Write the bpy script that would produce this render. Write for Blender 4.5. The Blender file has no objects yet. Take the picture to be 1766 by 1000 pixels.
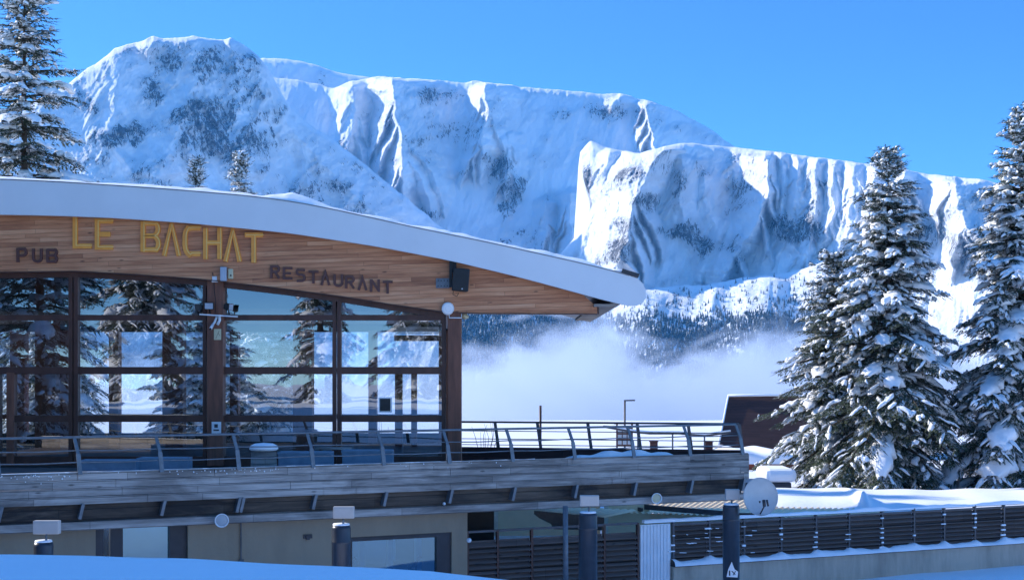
import bpy, bmesh, math, random
import numpy as np
from mathutils import Vector, Matrix

random.seed(7)
R = math.radians
sc = bpy.context.scene
COL = sc.collection
H = 5.6            # camera height above the lower courtyard (m)
F = 2400.0         # focal length in photo pixels
HOR = 635.0        # photo row of the horizon

# ------------------------------------------------------------------ camera
cam_d = bpy.data.cameras.new('camera')
cam = bpy.data.objects.new('camera', cam_d)
COL.objects.link(cam)
cam.location = (0, 0, H)
cam.rotation_euler = (R(90), 0, 0)
cam_d.sensor_width = 36.0
cam_d.lens = 36.0 * F / 1766.0
cam_d.shift_y = (HOR - 500.0) / 1766.0
cam_d.clip_start = 0.1
cam_d.clip_end = 30000.0
sc.camera = cam

# ------------------------------------------------------------------ sky + sun
SUN_EL, SUN_AZ = 29.0, -63.0      # degrees; azimuth measured from +Y, negative = left
w = bpy.data.worlds.new('World'); sc.world = w; w.use_nodes = True
nt = w.node_tree; nt.nodes.clear()
sky = nt.nodes.new('ShaderNodeTexSky'); sky.sky_type = 'NISHITA'; sky.sun_disc = False
sky.sun_elevation = R(SUN_EL); sky.sun_rotation = R(SUN_AZ)
sky.altitude = 3000; sky.air_density = 0.6; sky.dust_density = 0.0; sky.ozone_density = 6.0
hs = nt.nodes.new('ShaderNodeHueSaturation'); hs.inputs['Saturation'].default_value = 1.1
bg = nt.nodes.new('ShaderNodeBackground'); bg.inputs['Strength'].default_value = 0.15
wo = nt.nodes.new('ShaderNodeOutputWorld')
nt.links.new(sky.outputs[0], hs.inputs['Color'])
# sky scaled up toward the unseen zenith to add fill light
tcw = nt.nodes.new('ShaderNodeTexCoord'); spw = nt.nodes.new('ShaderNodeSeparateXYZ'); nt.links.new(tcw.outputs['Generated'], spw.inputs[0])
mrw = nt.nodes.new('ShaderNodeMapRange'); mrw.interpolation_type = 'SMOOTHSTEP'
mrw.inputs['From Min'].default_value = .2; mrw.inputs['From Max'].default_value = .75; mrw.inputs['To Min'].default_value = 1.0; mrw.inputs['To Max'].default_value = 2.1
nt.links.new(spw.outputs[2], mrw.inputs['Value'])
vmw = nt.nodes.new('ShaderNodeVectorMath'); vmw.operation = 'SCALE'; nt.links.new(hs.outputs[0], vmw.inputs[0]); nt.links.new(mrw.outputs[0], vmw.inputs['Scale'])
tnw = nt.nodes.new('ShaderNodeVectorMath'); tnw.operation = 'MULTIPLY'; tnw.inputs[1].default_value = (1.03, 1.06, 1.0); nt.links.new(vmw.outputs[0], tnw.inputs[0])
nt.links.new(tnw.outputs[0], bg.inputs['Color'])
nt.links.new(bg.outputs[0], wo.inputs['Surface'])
sd = bpy.data.lights.new('sun', 'SUN'); sd.energy = 3.4; sd.angle = R(0.5); sd.color = (1.0, 0.94, 0.85)
sun = bpy.data.objects.new('sun', sd); COL.objects.link(sun)
el, az = R(SUN_EL), R(SUN_AZ)
SUNV = Vector((math.sin(az) * math.cos(el), math.cos(az) * math.cos(el), math.sin(el)))
sun.rotation_euler = SUNV.to_track_quat('Z', 'Y').to_euler()
sun.location = (-30, 20, 60)
sc.view_settings.view_transform = 'Standard'; sc.view_settings.look = 'None'
sc.view_settings.gamma = 1; sc.view_settings.exposure = 0.95
sc.render.engine = 'CYCLES'
cy = sc.cycles
cy.use_denoising = True
cy.max_bounces = 8; cy.diffuse_bounces = 3; cy.glossy_bounces = 4; cy.transparent_max_bounces = 16
cy.volume_bounces = 3
cy.volume_step_rate = 1.0; cy.volume_max_steps = 128
cy.use_adaptive_sampling = True; cy.adaptive_threshold = 0.012
cy.sample_clamp_indirect = 6

# ------------------------------------------------------------------ helpers
def P(px, py, Y):
    """world point seen at photo pixel (px,py) at distance Y"""
    return Vector(((px - 883.0) * Y / F, Y, H + (HOR - py) * Y / F))
def X_(px, Y): return (px - 883.0) * Y / F
def Z_(py, Y): return H + (HOR - py) * Y / F

def tag(o, label=None, cat=None, group=None, kind=None):
    if label: o['label'] = label
    if cat: o['category'] = cat
    if group: o['group'] = group
    if kind: o['kind'] = kind
    return o
def thing(name, label, cat, loc=(0, 0, 0), group=None, rz=0):
    o = bpy.data.objects.new(name, None); COL.objects.link(o)
    o.empty_display_size = 0.3
    o.location = loc; o.rotation_euler = (0, 0, rz)
    return tag(o, label, cat, group)

class MB:
    def __init__(s): s.v = []; s.f = []; s.sm = []
    def add(s, vs, fs, smooth=False):
        b = len(s.v); s.v += [tuple(v) for v in vs]
        s.f += [tuple(i + b for i in f) for f in fs]; s.sm += [smooth] * len(fs)
        return s
    def box(s, x0, x1, y0, y1, z0, z1):
        vs = [(x, y, z) for z in (z0, z1) for y in (y0, y1) for x in (x0, x1)]
        return s.add(vs, [(0, 2, 3, 1), (4, 5, 7, 6), (0, 1, 5, 4), (2, 6, 7, 3), (0, 4, 6, 2), (1, 3, 7, 5)])
    def bar(s, p, q, w, h, up=(0, 0, 1)):
        """rectangular bar from p to q, width w (sideways), height h (along up)"""
        p = Vector(p); q = Vector(q); d = (q - p).normalized(); up = Vector(up)
        sd_ = d.cross(up)
        if sd_.length < 1e-4: sd_ = d.cross(Vector((1, 0, 0)))
        sd_.normalize(); u = sd_.cross(d).normalized()
        vs = []
        for c in (p, q):
            for a, b in ((-1, -1), (1, -1), (1, 1), (-1, 1)):
                vs.append(c + sd_ * a * w / 2 + u * b * h / 2)
        return s.add(vs, [(0, 1, 2, 3), (7, 6, 5, 4), (0, 4, 5, 1), (1, 5, 6, 2), (2, 6, 7, 3), (3, 7, 4, 0)])
    def tube(s, pts, r, n=10, caps=True):
        pts = [Vector(p) for p in pts]; rs = r if isinstance(r, (list, tuple)) else [r] * len(pts)
        vs = []; fs = []
        ref = None
        for i, p in enumerate(pts):
            d = (pts[min(i + 1, len(pts) - 1)] - pts[max(i - 1, 0)]).normalized()
            if ref is None:
                ref = d.cross(Vector((0, 0, 1)) if abs(d.z) < .9 else Vector((1, 0, 0))).normalized()
            a = (ref - d * ref.dot(d)).normalized(); b = d.cross(a)
            for k in range(n):
                t = 2 * math.pi * k / n
                vs.append(p + (a * math.cos(t) + b * math.sin(t)) * rs[i])
        for i in range(len(pts) - 1):
            for k in range(n):
                k2 = (k + 1) % n
                fs.append((i * n + k, i * n + k2, (i + 1) * n + k2, (i + 1) * n + k))
        s.add(vs, fs, True)
        if caps:
            b = len(s.v) - len(vs); m = len(pts) - 1
            s.f.append(tuple(b + k for k in range(n))[::-1]); s.sm.append(False)
            s.f.append(tuple(b + m * n + k for k in range(n))); s.sm.append(False)
        return s
    def prism(s, poly, y0, y1):
        """poly: list of (x,z) extruded along Y"""
        n = len(poly)
        vs = [(x, y0, z) for x, z in poly] + [(x, y1, z) for x, z in poly]
        fs = [tuple(range(n)), tuple(range(2 * n - 1, n - 1, -1))]
        fs += [(i, i + n, (i + 1) % n + n, (i + 1) % n) for i in range(n)]
        return s.add(vs, fs)
    def strip(s, top, bot, y0, y1, smooth=False):
        """band between two polylines (same length, (x,z)) with thickness y0..y1"""
        n = len(top); vs = []
        for y in (y0, y1):
            vs += [(x, y, z) for x, z in top]; vs += [(x, y, z) for x, z in bot]
        fs = []
        for i in range(n - 1):
            a, b, c, d = i, i + 1, n + i, n + i + 1
            fs.append((a, c, d, b)); fs.append((a + 2 * n, b + 2 * n, d + 2 * n, c + 2 * n))
            fs.append((a, b, b + 2 * n, a + 2 * n)); fs.append((c, c + 2 * n, d + 2 * n, d))
        fs.append((0, 2 * n, 3 * n, n)); fs.append((n - 1, 2 * n - 1, 4 * n - 1, 3 * n - 1))
        return s.add(vs, fs, smooth)
    def lathe(s, prof, c, ax=(0, 0, 1), n=20):
        c = Vector(c); ax = Vector(ax).normalized()
        a = ax.cross(Vector((0, 0, 1)) if abs(ax.z) < .9 else Vector((1, 0, 0))).normalized(); b = ax.cross(a)
        vs = []; fs = []
        for r, h in prof:
            for k in range(n):
                t = 2 * math.pi * k / n
                vs.append(c + ax * h + (a * math.cos(t) + b * math.sin(t)) * max(r, 1e-4))
        for i in range(len(prof) - 1):
            for k in range(n):
                k2 = (k + 1) % n
                fs.append((i * n + k, i * n + k2, (i + 1) * n + k2, (i + 1) * n + k))
        return s.add(vs, fs, True)
    def mesh(s, name):
        me = bpy.data.meshes.new(name); me.from_pydata(s.v, [], s.f)
        me.polygons.foreach_set('use_smooth', s.sm); me.update()
        return me
    def build(s, name, mat, parent=None, bevel=0, fix=True):
        me = s.mesh(name)
        if fix:
            bm = bmesh.new(); bm.from_mesh(me); bmesh.ops.recalc_face_normals(bm, faces=bm.faces); bm.to_mesh(me); bm.free()
        me.materials.append(mat)
        o = bpy.data.objects.new(name, me); COL.objects.link(o)
        if parent:
            o.parent = parent
            # children are written in world space: undo the parent's placement
            o.matrix_parent_inverse = (Matrix.Translation(parent_loc(parent)) @ Matrix.Rotation(parent_rz(parent), 4, 'Z')).inverted()
        if bevel:
            m = o.modifiers.new('bevel', 'BEVEL'); m.width = bevel; m.segments = 2; m.limit_method = 'ANGLE'
        return o
def parent_loc(p):
    v = Vector(p.location)
    return v
def parent_rz(p): return p.rotation_euler[2]

def mesh_np(name, V, Fq, mat, smooth=True, attrs=None, parent=None):
    """fast mesh from numpy arrays; Fq (n,3) or (n,4)"""
    me = bpy.data.meshes.new(name); k = Fq.shape[1]
    me.vertices.add(len(V)); me.vertices.foreach_set('co', V.astype(np.float32).ravel())
    me.loops.add(Fq.size); me.loops.foreach_set('vertex_index', Fq.astype(np.int32).ravel())
    me.polygons.add(len(Fq))
    me.polygons.foreach_set('loop_start', np.arange(0, Fq.size, k, dtype=np.int32))
    me.polygons.foreach_set('loop_total', np.full(len(Fq), k, dtype=np.int32))
    me.polygons.foreach_set('use_smooth', np.full(len(Fq), smooth))
    for an, av in (attrs or {}).items():
        a = me.attributes.new(an, 'FLOAT', 'POINT'); a.data.foreach_set('value', av.astype(np.float32).ravel())
    me.update(calc_edges=True); me.validate()
    me.materials.append(mat)
    o = bpy.data.objects.new(name, me); COL.objects.link(o)
    if parent: o.parent = parent
    return o
def grid_faces(nr, nc):
    i = np.arange(nr - 1)[:, None] * nc + np.arange(nc - 1)[None, :]
    i = i.ravel()
    return np.stack([i, i + 1, i + nc + 1, i + nc], 1)

def vnoise(x, y, seed=0):
    rs = np.random.RandomState(seed); T = rs.rand(256, 256)
    xi = np.floor(x).astype(int); yi = np.floor(y).astype(int); fx = x - xi; fy = y - yi
    fx = fx * fx * fx * (fx * (fx * 6 - 15) + 10); fy = fy * fy * fy * (fy * (fy * 6 - 15) + 10)
    a = T[xi & 255, yi & 255]; b = T[(xi + 1) & 255, yi & 255]
    c = T[xi & 255, (yi + 1) & 255]; d = T[(xi + 1) & 255, (yi + 1) & 255]
    return (a * (1 - fx) + b * fx) * (1 - fy) + (c * (1 - fx) + d * fx) * fy
def fbm(x, y, seed=0, oct=5, gain=.5):
    t = 0; a = 1; s = 0
    for k in range(oct):
        t = t + a * (vnoise(x * 2 ** k + 17.3 * k, y * 2 ** k + 9.1 * k, seed + k) - .5); s += a; a *= gain
    return t / s * 2        # about -1..1
def ridged(x, y, seed=0, oct=4):
    t = 0; a = 1; s = 0
    for k in range(oct):
        t = t + a * (1 - np.abs(2 * vnoise(x * 2 ** k, y * 2 ** k, seed + k) - 1)); s += a; a *= .5
    return t / s
def sstep(a, b, x):
    t = np.clip((x - a) / (b - a), 0, 1); return t * t * (3 - 2 * t)

# ------------------------------------------------------------------ materials
def mat(name, col=(.5, .5, .5), rough=.6, metal=0.0, spec=None):
    m = bpy.data.materials.new(name); m.use_nodes = True
    b = m.node_tree.nodes['Principled BSDF']
    b.inputs['Base Color'].default_value = (*col, 1); b.inputs['Roughness'].default_value = rough
    b.inputs['Metallic'].default_value = metal
    if spec is not None: b.inputs['Specular IOR Level'].default_value = spec
    return m
class N:
    """tiny node helper"""
    def __init__(s, m): s.t = m.node_tree; s.b = s.t.nodes.get('Principled BSDF'); s.tc = s.t.nodes.new('ShaderNodeTexCoord')
    def new(s, ty, **kw):
        n = s.t.nodes.new(ty)
        for k, v in kw.items(): setattr(n, k, v)
        return n
    def link(s, a, b): s.t.links.new(a, b)
    def mapping(s, scale=(1, 1, 1), rot=(0, 0, 0), src=None, loc=(0, 0, 0)):
        m = s.new('ShaderNodeMapping'); m.inputs['Scale'].default_value = scale; m.inputs['Rotation'].default_value = rot
        m.inputs['Location'].default_value = loc
        s.link(src or s.tc.outputs['Object'], m.inputs[0]); return m.outputs[0]
    def noise(s, vec, scale=5, detail=4, rough=.55, dist=0):
        n = s.new('ShaderNodeTexNoise'); n.inputs['Scale'].default_value = scale; n.inputs['Detail'].default_value = detail
        n.inputs['Roughness'].default_value = rough; n.inputs['Distortion'].default_value = dist
        s.link(vec, n.inputs['Vector']); return n.outputs['Fac']
    def ramp(s, fac, stops, interp='LINEAR'):
        r = s.new('ShaderNodeValToRGB'); r.color_ramp.interpolation = interp
        e = r.color_ramp.elements
        while len(e) < len(stops): e.new(.5)
        for i, (p, c) in enumerate(stops):
            e[i].position = p; e[i].color = (*c, 1) if len(c) == 3 else c
        s.link(fac, r.inputs[0]); return r.outputs[0]
    def mix(s, fac, a, b, mode='MIX'):
        m = s.new('ShaderNodeMix', data_type='RGBA', blend_type=mode)
        for sock, v in ((m.inputs[0], fac), (m.inputs[6], a), (m.inputs[7], b)):
            if hasattr(v, 'node'): s.link(v, sock)
            else: sock.default_value = v if not isinstance(v, tuple) or len(v) == 4 else (*v, 1)
        return m.outputs[2]
    def math(s, op, a, b=None, c=None, clamp=False):
        m = s.new('ShaderNodeMath', operation=op); m.use_clamp = clamp
        for i, v in enumerate((a, b, c)):
            if v is None: continue
            if hasattr(v, 'node'): s.link(v, m.inputs[i])
            else: m.inputs[i].default_value = v
        return m.outputs[0]
    def bump(s, h, strength=.5, dist=.02):
        b = s.new('ShaderNodeBump'); b.inputs['Strength'].default_value = strength; b.inputs['Distance'].default_value = dist
        s.link(h, b.inputs['Height']); s.link(b.outputs[0], s.b.inputs['Normal'])

def snow_mat(name, sc1=1.5, dist=.05, col=(.93, .94, .96)):
    m = mat(name, col, .7, spec=.25); n = N(m)
    a = n.noise(n.mapping((sc1,) * 3), 1, 4); b = n.noise(n.mapping((sc1 * 9,) * 3), 1, 3)
    h = n.math('ADD', a, n.math('MULTIPLY', b, .25))
    n.bump(h, .6, dist)
    return m
M = {}
M['snow'] = snow_mat('snow')
M['tree_snow'] = snow_mat('tree_snow', 6, .03, (.92, .93, .95))

def wood_boards(name, ramp, board=.14, knots=True, rough=.6, tilt=0.0, bump=.01, stain=0.0, length=3.0, gapk=.85, gk=.62):
    """horizontal boards in world X/Z, grain along X"""
    m = mat(name, (.3, .2, .1), rough); n = N(m)
    vec = n.mapping((1, 1, 1), (0, tilt, 0))
    sep = n.new('ShaderNodeSeparateXYZ'); n.link(vec, sep.inputs[0])
    wob = n.noise(n.mapping((.25, .25, 1.2)), 1, 2)
    zz = n.math('ADD', sep.outputs[2], n.math('MULTIPLY', wob, .02))
    row = n.math('FLOOR', n.math('DIVIDE', zz, board))
    fr = n.math('FRACT', n.math('DIVIDE', zz, board))
    wn = n.new('ShaderNodeTexWhiteNoise', noise_dimensions='1D'); n.link(row, wn.inputs['W'])
    xo = n.math('ADD', n.math('DIVIDE', sep.outputs[0], length), n.math('MULTIPLY', wn.outputs['Value'], 5.0))
    bx = n.math('FLOOR', xo); bfr = n.math('FRACT', xo)
    wn2 = n.new('ShaderNodeTexWhiteNoise', noise_dimensions='2D')
    cb = n.new('ShaderNodeCombineXYZ'); n.link(row, cb.inputs[0]); n.link(bx, cb.inputs[1]); n.link(cb.outputs[0], wn2.inputs['Vector'])
    # grain: stretched noise offset per row
    cv = n.new('ShaderNodeCombineXYZ'); n.link(sep.outputs[0], cv.inputs[0]); n.link(n.math('MULTIPLY', row, 3.7), cv.inputs[1]); n.link(zz, cv.inputs[2])
    g = n.noise(n.mapping((1.1, 1, 16), src=cv.outputs[0]), 1, 6, .65, .4)
    g2 = n.noise(n.mapping((.35, 1, 2.5), src=cv.outputs[0]), 1, 3)
    val = n.math('ADD', n.math('MULTIPLY', g, gk), n.math('ADD', n.math('MULTIPLY', wn2.outputs['Value'], .14), n.math('MULTIPLY', g2, .25)))
    c = n.ramp(val, ramp)
    if knots:
        k = n.new('ShaderNodeTexVoronoi'); k.inputs['Scale'].default_value = 1
        n.link(n.mapping((1.7, 1, 5.2), src=cv.outputs[0]), k.inputs['Vector'])
        kf = n.ramp(k.outputs['Distance'], [(.05, (1, 1, 1)), (.13, (0, 0, 0))])
        c = n.mix(n.math('MULTIPLY', kf, .75), c, tuple(x * .35 for x in ramp[0][1]))
    gap = n.math('ADD', n.math('LESS_THAN', fr, .055), n.math('LESS_THAN', bfr, .002), clamp=True)
    c = n.mix(n.math('MULTIPLY', gap, gapk), c, tuple(x * .15 for x in ramp[0][1]))
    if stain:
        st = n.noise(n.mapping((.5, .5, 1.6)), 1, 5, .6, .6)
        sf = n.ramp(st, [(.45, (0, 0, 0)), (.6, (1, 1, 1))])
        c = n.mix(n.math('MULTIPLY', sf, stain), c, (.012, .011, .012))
    n.link(c, n.b.inputs['Base Color'])
    hh = n.math('SUBTRACT', n.math('MULTIPLY', g, .3), gap)
    n.bump(hh, .7, bump)
    return m
M['cladding'] = wood_boards('larch_cladding', [(.24, (.2, .065, .03)), (.35, (.5, .185, .08)), (.45, (.68, .29, .135)), (.6, (.85, .47, .27))], .105, tilt=.035, gapk=.55, gk=.4)
M['grey_wood'] = wood_boards('weathered_grey_boards', [(.3, (.11, .095, .085)), (.52, (.38, .335, .3)), (.8, (.68, .61, .55))], .16, stain=.45, rough=.8)
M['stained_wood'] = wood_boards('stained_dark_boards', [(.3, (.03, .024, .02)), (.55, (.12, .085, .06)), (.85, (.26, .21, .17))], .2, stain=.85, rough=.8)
M['fence_wood'] = wood_boards('dark_fence_boards', [(.3, (.06, .045, .04)), (.6, (.14, .105, .09)), (.9, (.22, .17, .15))], .5, rough=.75)
M['mansard'] = wood_boards('dark_brown_cladding', [(.3, (.035, .014, .012)), (.6, (.085, .035, .028)), (.9, (.12, .055, .04))], .16, rough=.8)

def simple(name, col, rough=.5, metal=0, var=.25, sc_=4, bump=.003, stretch=(1, 1, 1)):
    m = mat(name, col, rough, metal); n = N(m)
    f = n.noise(n.mapping(tuple(sc_ * s for s in stretch)), 1, 5, .6)
    c = n.ramp(f, [(.3, tuple(x * (1 - var) for x in col)), (.7, tuple(min(1, x * (1 + var)) for x in col))])
    n.link(c, n.b.inputs['Base Color']); n.bump(f, .4, bump)
    return m
M['frame'] = simple('brown_frame_paint', (.09, .033, .02), .5, var=.35, sc_=3, stretch=(1, 1, .5))
M['post'] = simple('brown_post', (.19, .07, .04), .6, var=.35, sc_=3, stretch=(3, 3, .4))
M['fascia'] = simple('white_fascia', (.72, .74, .76), .45, var=.04, sc_=.8)
M['dark_metal'] = simple('dark_flashing', (.03, .03, .035), .5)
M['steel'] = simple('galvanised_steel', (.16, .18, .2), .5, .4, var=.2, sc_=8)
M['black'] = simple('black_plastic', (.008, .008, .009), .5)
M['darkrail'] = simple('painted_dark_steel', (.09, .085, .09), .5, .3)
M['gold'] = simple('yellow_letter_paint', (1.0, .36, .05), .45, var=.12, sc_=6)
M['gold_light'] = simple('pale_yellow_line', (1.0, .66, .2), .4, var=.05)
M['letter_brown'] = simple('brown_letter', (.12, .04, .028), .5, var=.15)
M['white'] = simple('white_plastic', (.78, .79, .8), .45, var=.05)
M['lamp_white'] = simple('greyed_white_plastic', (.46, .44, .42), .5, var=.08)
M['cream'] = simple('cream_plastic', (.6, .55, .36), .5, var=.08)
M['grey_box'] = simple('grey_box', (.42, .46, .52), .5, var=.08)
M['column'] = simple('dark_blue_grey_drum', (.035, .042, .055), .35, .2, var=.3, sc_=2, stretch=(3, 3, .6))
M['dish'] = simple('grey_dish', (.42, .46, .48), .45, .1, var=.07)
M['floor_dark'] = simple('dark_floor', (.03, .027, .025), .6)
M['deckfloor'] = simple('deck_planks', (.12, .1, .09), .8)
M['blue_planter'] = simple('blue_grey_planter', (.2, .28, .36), .6, var=.15)
M['teal'] = simple('turquoise_sheet', (.05, .42, .5), .5, var=.1)
M['trunk'] = simple('bark', (.07, .05, .04), .9, var=.4, sc_=6, stretch=(2, 2, .5), bump=.02)
M['orange'] = simple('red_brown_fascia', (.33, .09, .05), .7)
M['orange_wood'] = simple('orange_wood_wall', (.3, .12, .06), .7)
M['beige_sheet'] = simple('beige_sheet', (.95, .74, .47), .6, var=.05)

def wall_mat(name, col, streak=.5):
    m = mat(name, col, .85); n = N(m)
    a = n.noise(n.mapping((1.3, 1.3, .3)), 1, 6, .65); b = n.noise(n.mapping((5, 5, 5)), 1, 5, .6)
    s1 = n.ramp(a, [(.42, (0, 0, 0)), (.68, (1, 1, 1))])
    c = n.mix(n.math('MULTIPLY', s1, streak), col, tuple(x * .42 for x in col))
    c = n.mix(n.math('MULTIPLY', b, .35), c, tuple(x * .7 for x in col))
    r = n.noise(n.mapping((2.3, 2.3, .25), loc=(4, 2, 1)), 1, 3)
    rf = n.ramp(r, [(.68, (0, 0, 0)), (.76, (1, 1, 1))])
    c = n.mix(n.math('MULTIPLY', rf, .5 * streak), c, (.25, .11, .04))
    n.link(c, n.b.inputs['Base Color']); n.bump(b, .7, .02)
    return m
M['render_wall'] = wall_mat('grey_beige_render', (.36, .275, .185), .35)
M['concrete'] = wall_mat('stained_concrete', (.58, .48, .37), .8)

def glass_mat(name, refl=.25, tint=(.8, .86, .88), rough=0.0, gcol=(.95, .97, 1)):
    m = bpy.data.materials.new(name); m.use_nodes = True; t = m.node_tree; t.nodes.clear(); n = N(m)
    tr = n.new('ShaderNodeBsdfTransparent'); tr.inputs[0].default_value = (*tint, 1)
    gl = n.new('ShaderNodeBsdfGlossy'); gl.inputs['Roughness'].default_value = rough; gl.inputs[0].default_value = (*gcol, 1)
    f = n.noise(n.mapping((.8, .8, .8)), 1, 2)
    bp = n.new('ShaderNodeBump'); bp.inputs['Strength'].default_value = .35; bp.inputs['Distance'].default_value = .006
    n.link(f, bp.inputs['Height']); n.link(bp.outputs[0], gl.inputs['Normal'])
    fr = n.new('ShaderNodeFresnel'); fr.inputs['IOR'].default_value = 1.5
    fac = n.math('ADD', fr.outputs[0], refl, clamp=True)
    mx = n.new('ShaderNodeMixShader'); n.link(fac, mx.inputs[0]); n.link(tr.outputs[0], mx.inputs[1]); n.link(gl.outputs[0], mx.inputs[2])
    o = n.new('ShaderNodeOutputMaterial'); n.link(mx.outputs[0], o.inputs[0])
    return m
M['glass'] = glass_mat('window_glass', .2, (.92, .96, .97))
M['glass_rear'] = glass_mat('rear_glass', .03, (.9, .95, .97))
M['glass_low'] = glass_mat('lower_window_glass', .18, (.16, .36, .5), gcol=(.38, .68, .95))

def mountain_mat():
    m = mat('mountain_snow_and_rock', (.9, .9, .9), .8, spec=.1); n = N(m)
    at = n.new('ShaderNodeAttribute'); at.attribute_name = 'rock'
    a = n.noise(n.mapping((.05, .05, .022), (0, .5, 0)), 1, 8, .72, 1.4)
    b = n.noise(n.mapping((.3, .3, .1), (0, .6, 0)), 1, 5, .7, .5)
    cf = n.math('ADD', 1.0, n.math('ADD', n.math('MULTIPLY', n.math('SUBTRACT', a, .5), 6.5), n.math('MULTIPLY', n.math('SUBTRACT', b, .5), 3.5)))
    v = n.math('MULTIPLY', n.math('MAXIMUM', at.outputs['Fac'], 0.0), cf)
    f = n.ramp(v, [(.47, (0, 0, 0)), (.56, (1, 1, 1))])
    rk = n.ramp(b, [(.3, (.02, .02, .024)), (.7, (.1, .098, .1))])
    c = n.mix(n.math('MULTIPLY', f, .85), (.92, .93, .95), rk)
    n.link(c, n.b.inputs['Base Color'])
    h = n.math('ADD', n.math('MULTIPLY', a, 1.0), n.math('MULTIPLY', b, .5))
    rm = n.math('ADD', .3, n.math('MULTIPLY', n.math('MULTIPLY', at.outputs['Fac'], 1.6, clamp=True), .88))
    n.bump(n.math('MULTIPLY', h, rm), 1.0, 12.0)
    return m
M['mountain'] = mountain_mat()

# ------------------------------------------------------------------ mountains (real relief, 2.3 - 6 km away)
def crest_field(PX, PY, crests, k, seed=0, sub=True):
    """buttresses as sharp-crested wedges joined by max(): flat facets, crisp ridges and gullies"""
    rs = np.random.RandomState(seed + 5)
    WX = PX + 9 * fbm(PX * .03, PY * .03, seed + 91, 4); WY = PY + 7 * fbm(PX * .03, PY * .03, seed + 95, 3)
    out = np.zeros_like(PX); L = []
    for pts, wl, wr, amp in crests:
        Pk = amp * wl * k
        L.append((pts, Pk, Pk, amp, amp * wl / wr))
        ys = [p[1] for p in pts]; xs_ = [p[0] for p in pts]; Ln = max(ys) - min(ys)
        if sub and Ln > 50:
            for f in np.arange(.08, .9, max(.11, 14 / Ln)):
                y0 = min(ys) + Ln * (f + rs.uniform(-.04, .04)); x0 = float(np.interp(y0, sorted(ys), [x for _, x in sorted(zip(ys, xs_))]))
                sg = rs.choice([-1, 1]); ln = rs.uniform(.25, .6) * Ln; dx = sg * rs.uniform(.25, .7) * ln
                g = amp if sg < 0 else amp * wl / wr
                P1 = Pk - .55 * g * abs(dx) * k
                L.append(([(x0, y0), (x0 + dx * .6, y0 + ln * .5), (x0 + dx, y0 + ln)], Pk * .97, P1, g * rs.uniform(1.1, 1.8) + .5, g * rs.uniform(1.1, 1.8) + .5))
    for pts, Pa, Pb, gl, gr in L:
        ys = np.array([p[1] for p in pts], float); xs_ = np.array([p[0] for p in pts], float)
        y0, y1 = ys.min(), ys.max(); cx = np.interp(WY, ys, xs_)
        Pp = Pa + (Pb - Pa) * np.clip((WY - y0) / (y1 - y0), 0, 1)
        Pp = Pp * sstep(y0 - 8, y0 + 6, WY) - np.clip(WY - (y1 - .15 * (y1 - y0)), 0, None) * k * 1.3
        t = WX - cx
        out = np.maximum(out, Pp - np.where(t < 0, -t * gl, t * gr) * k)
    return out
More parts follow.
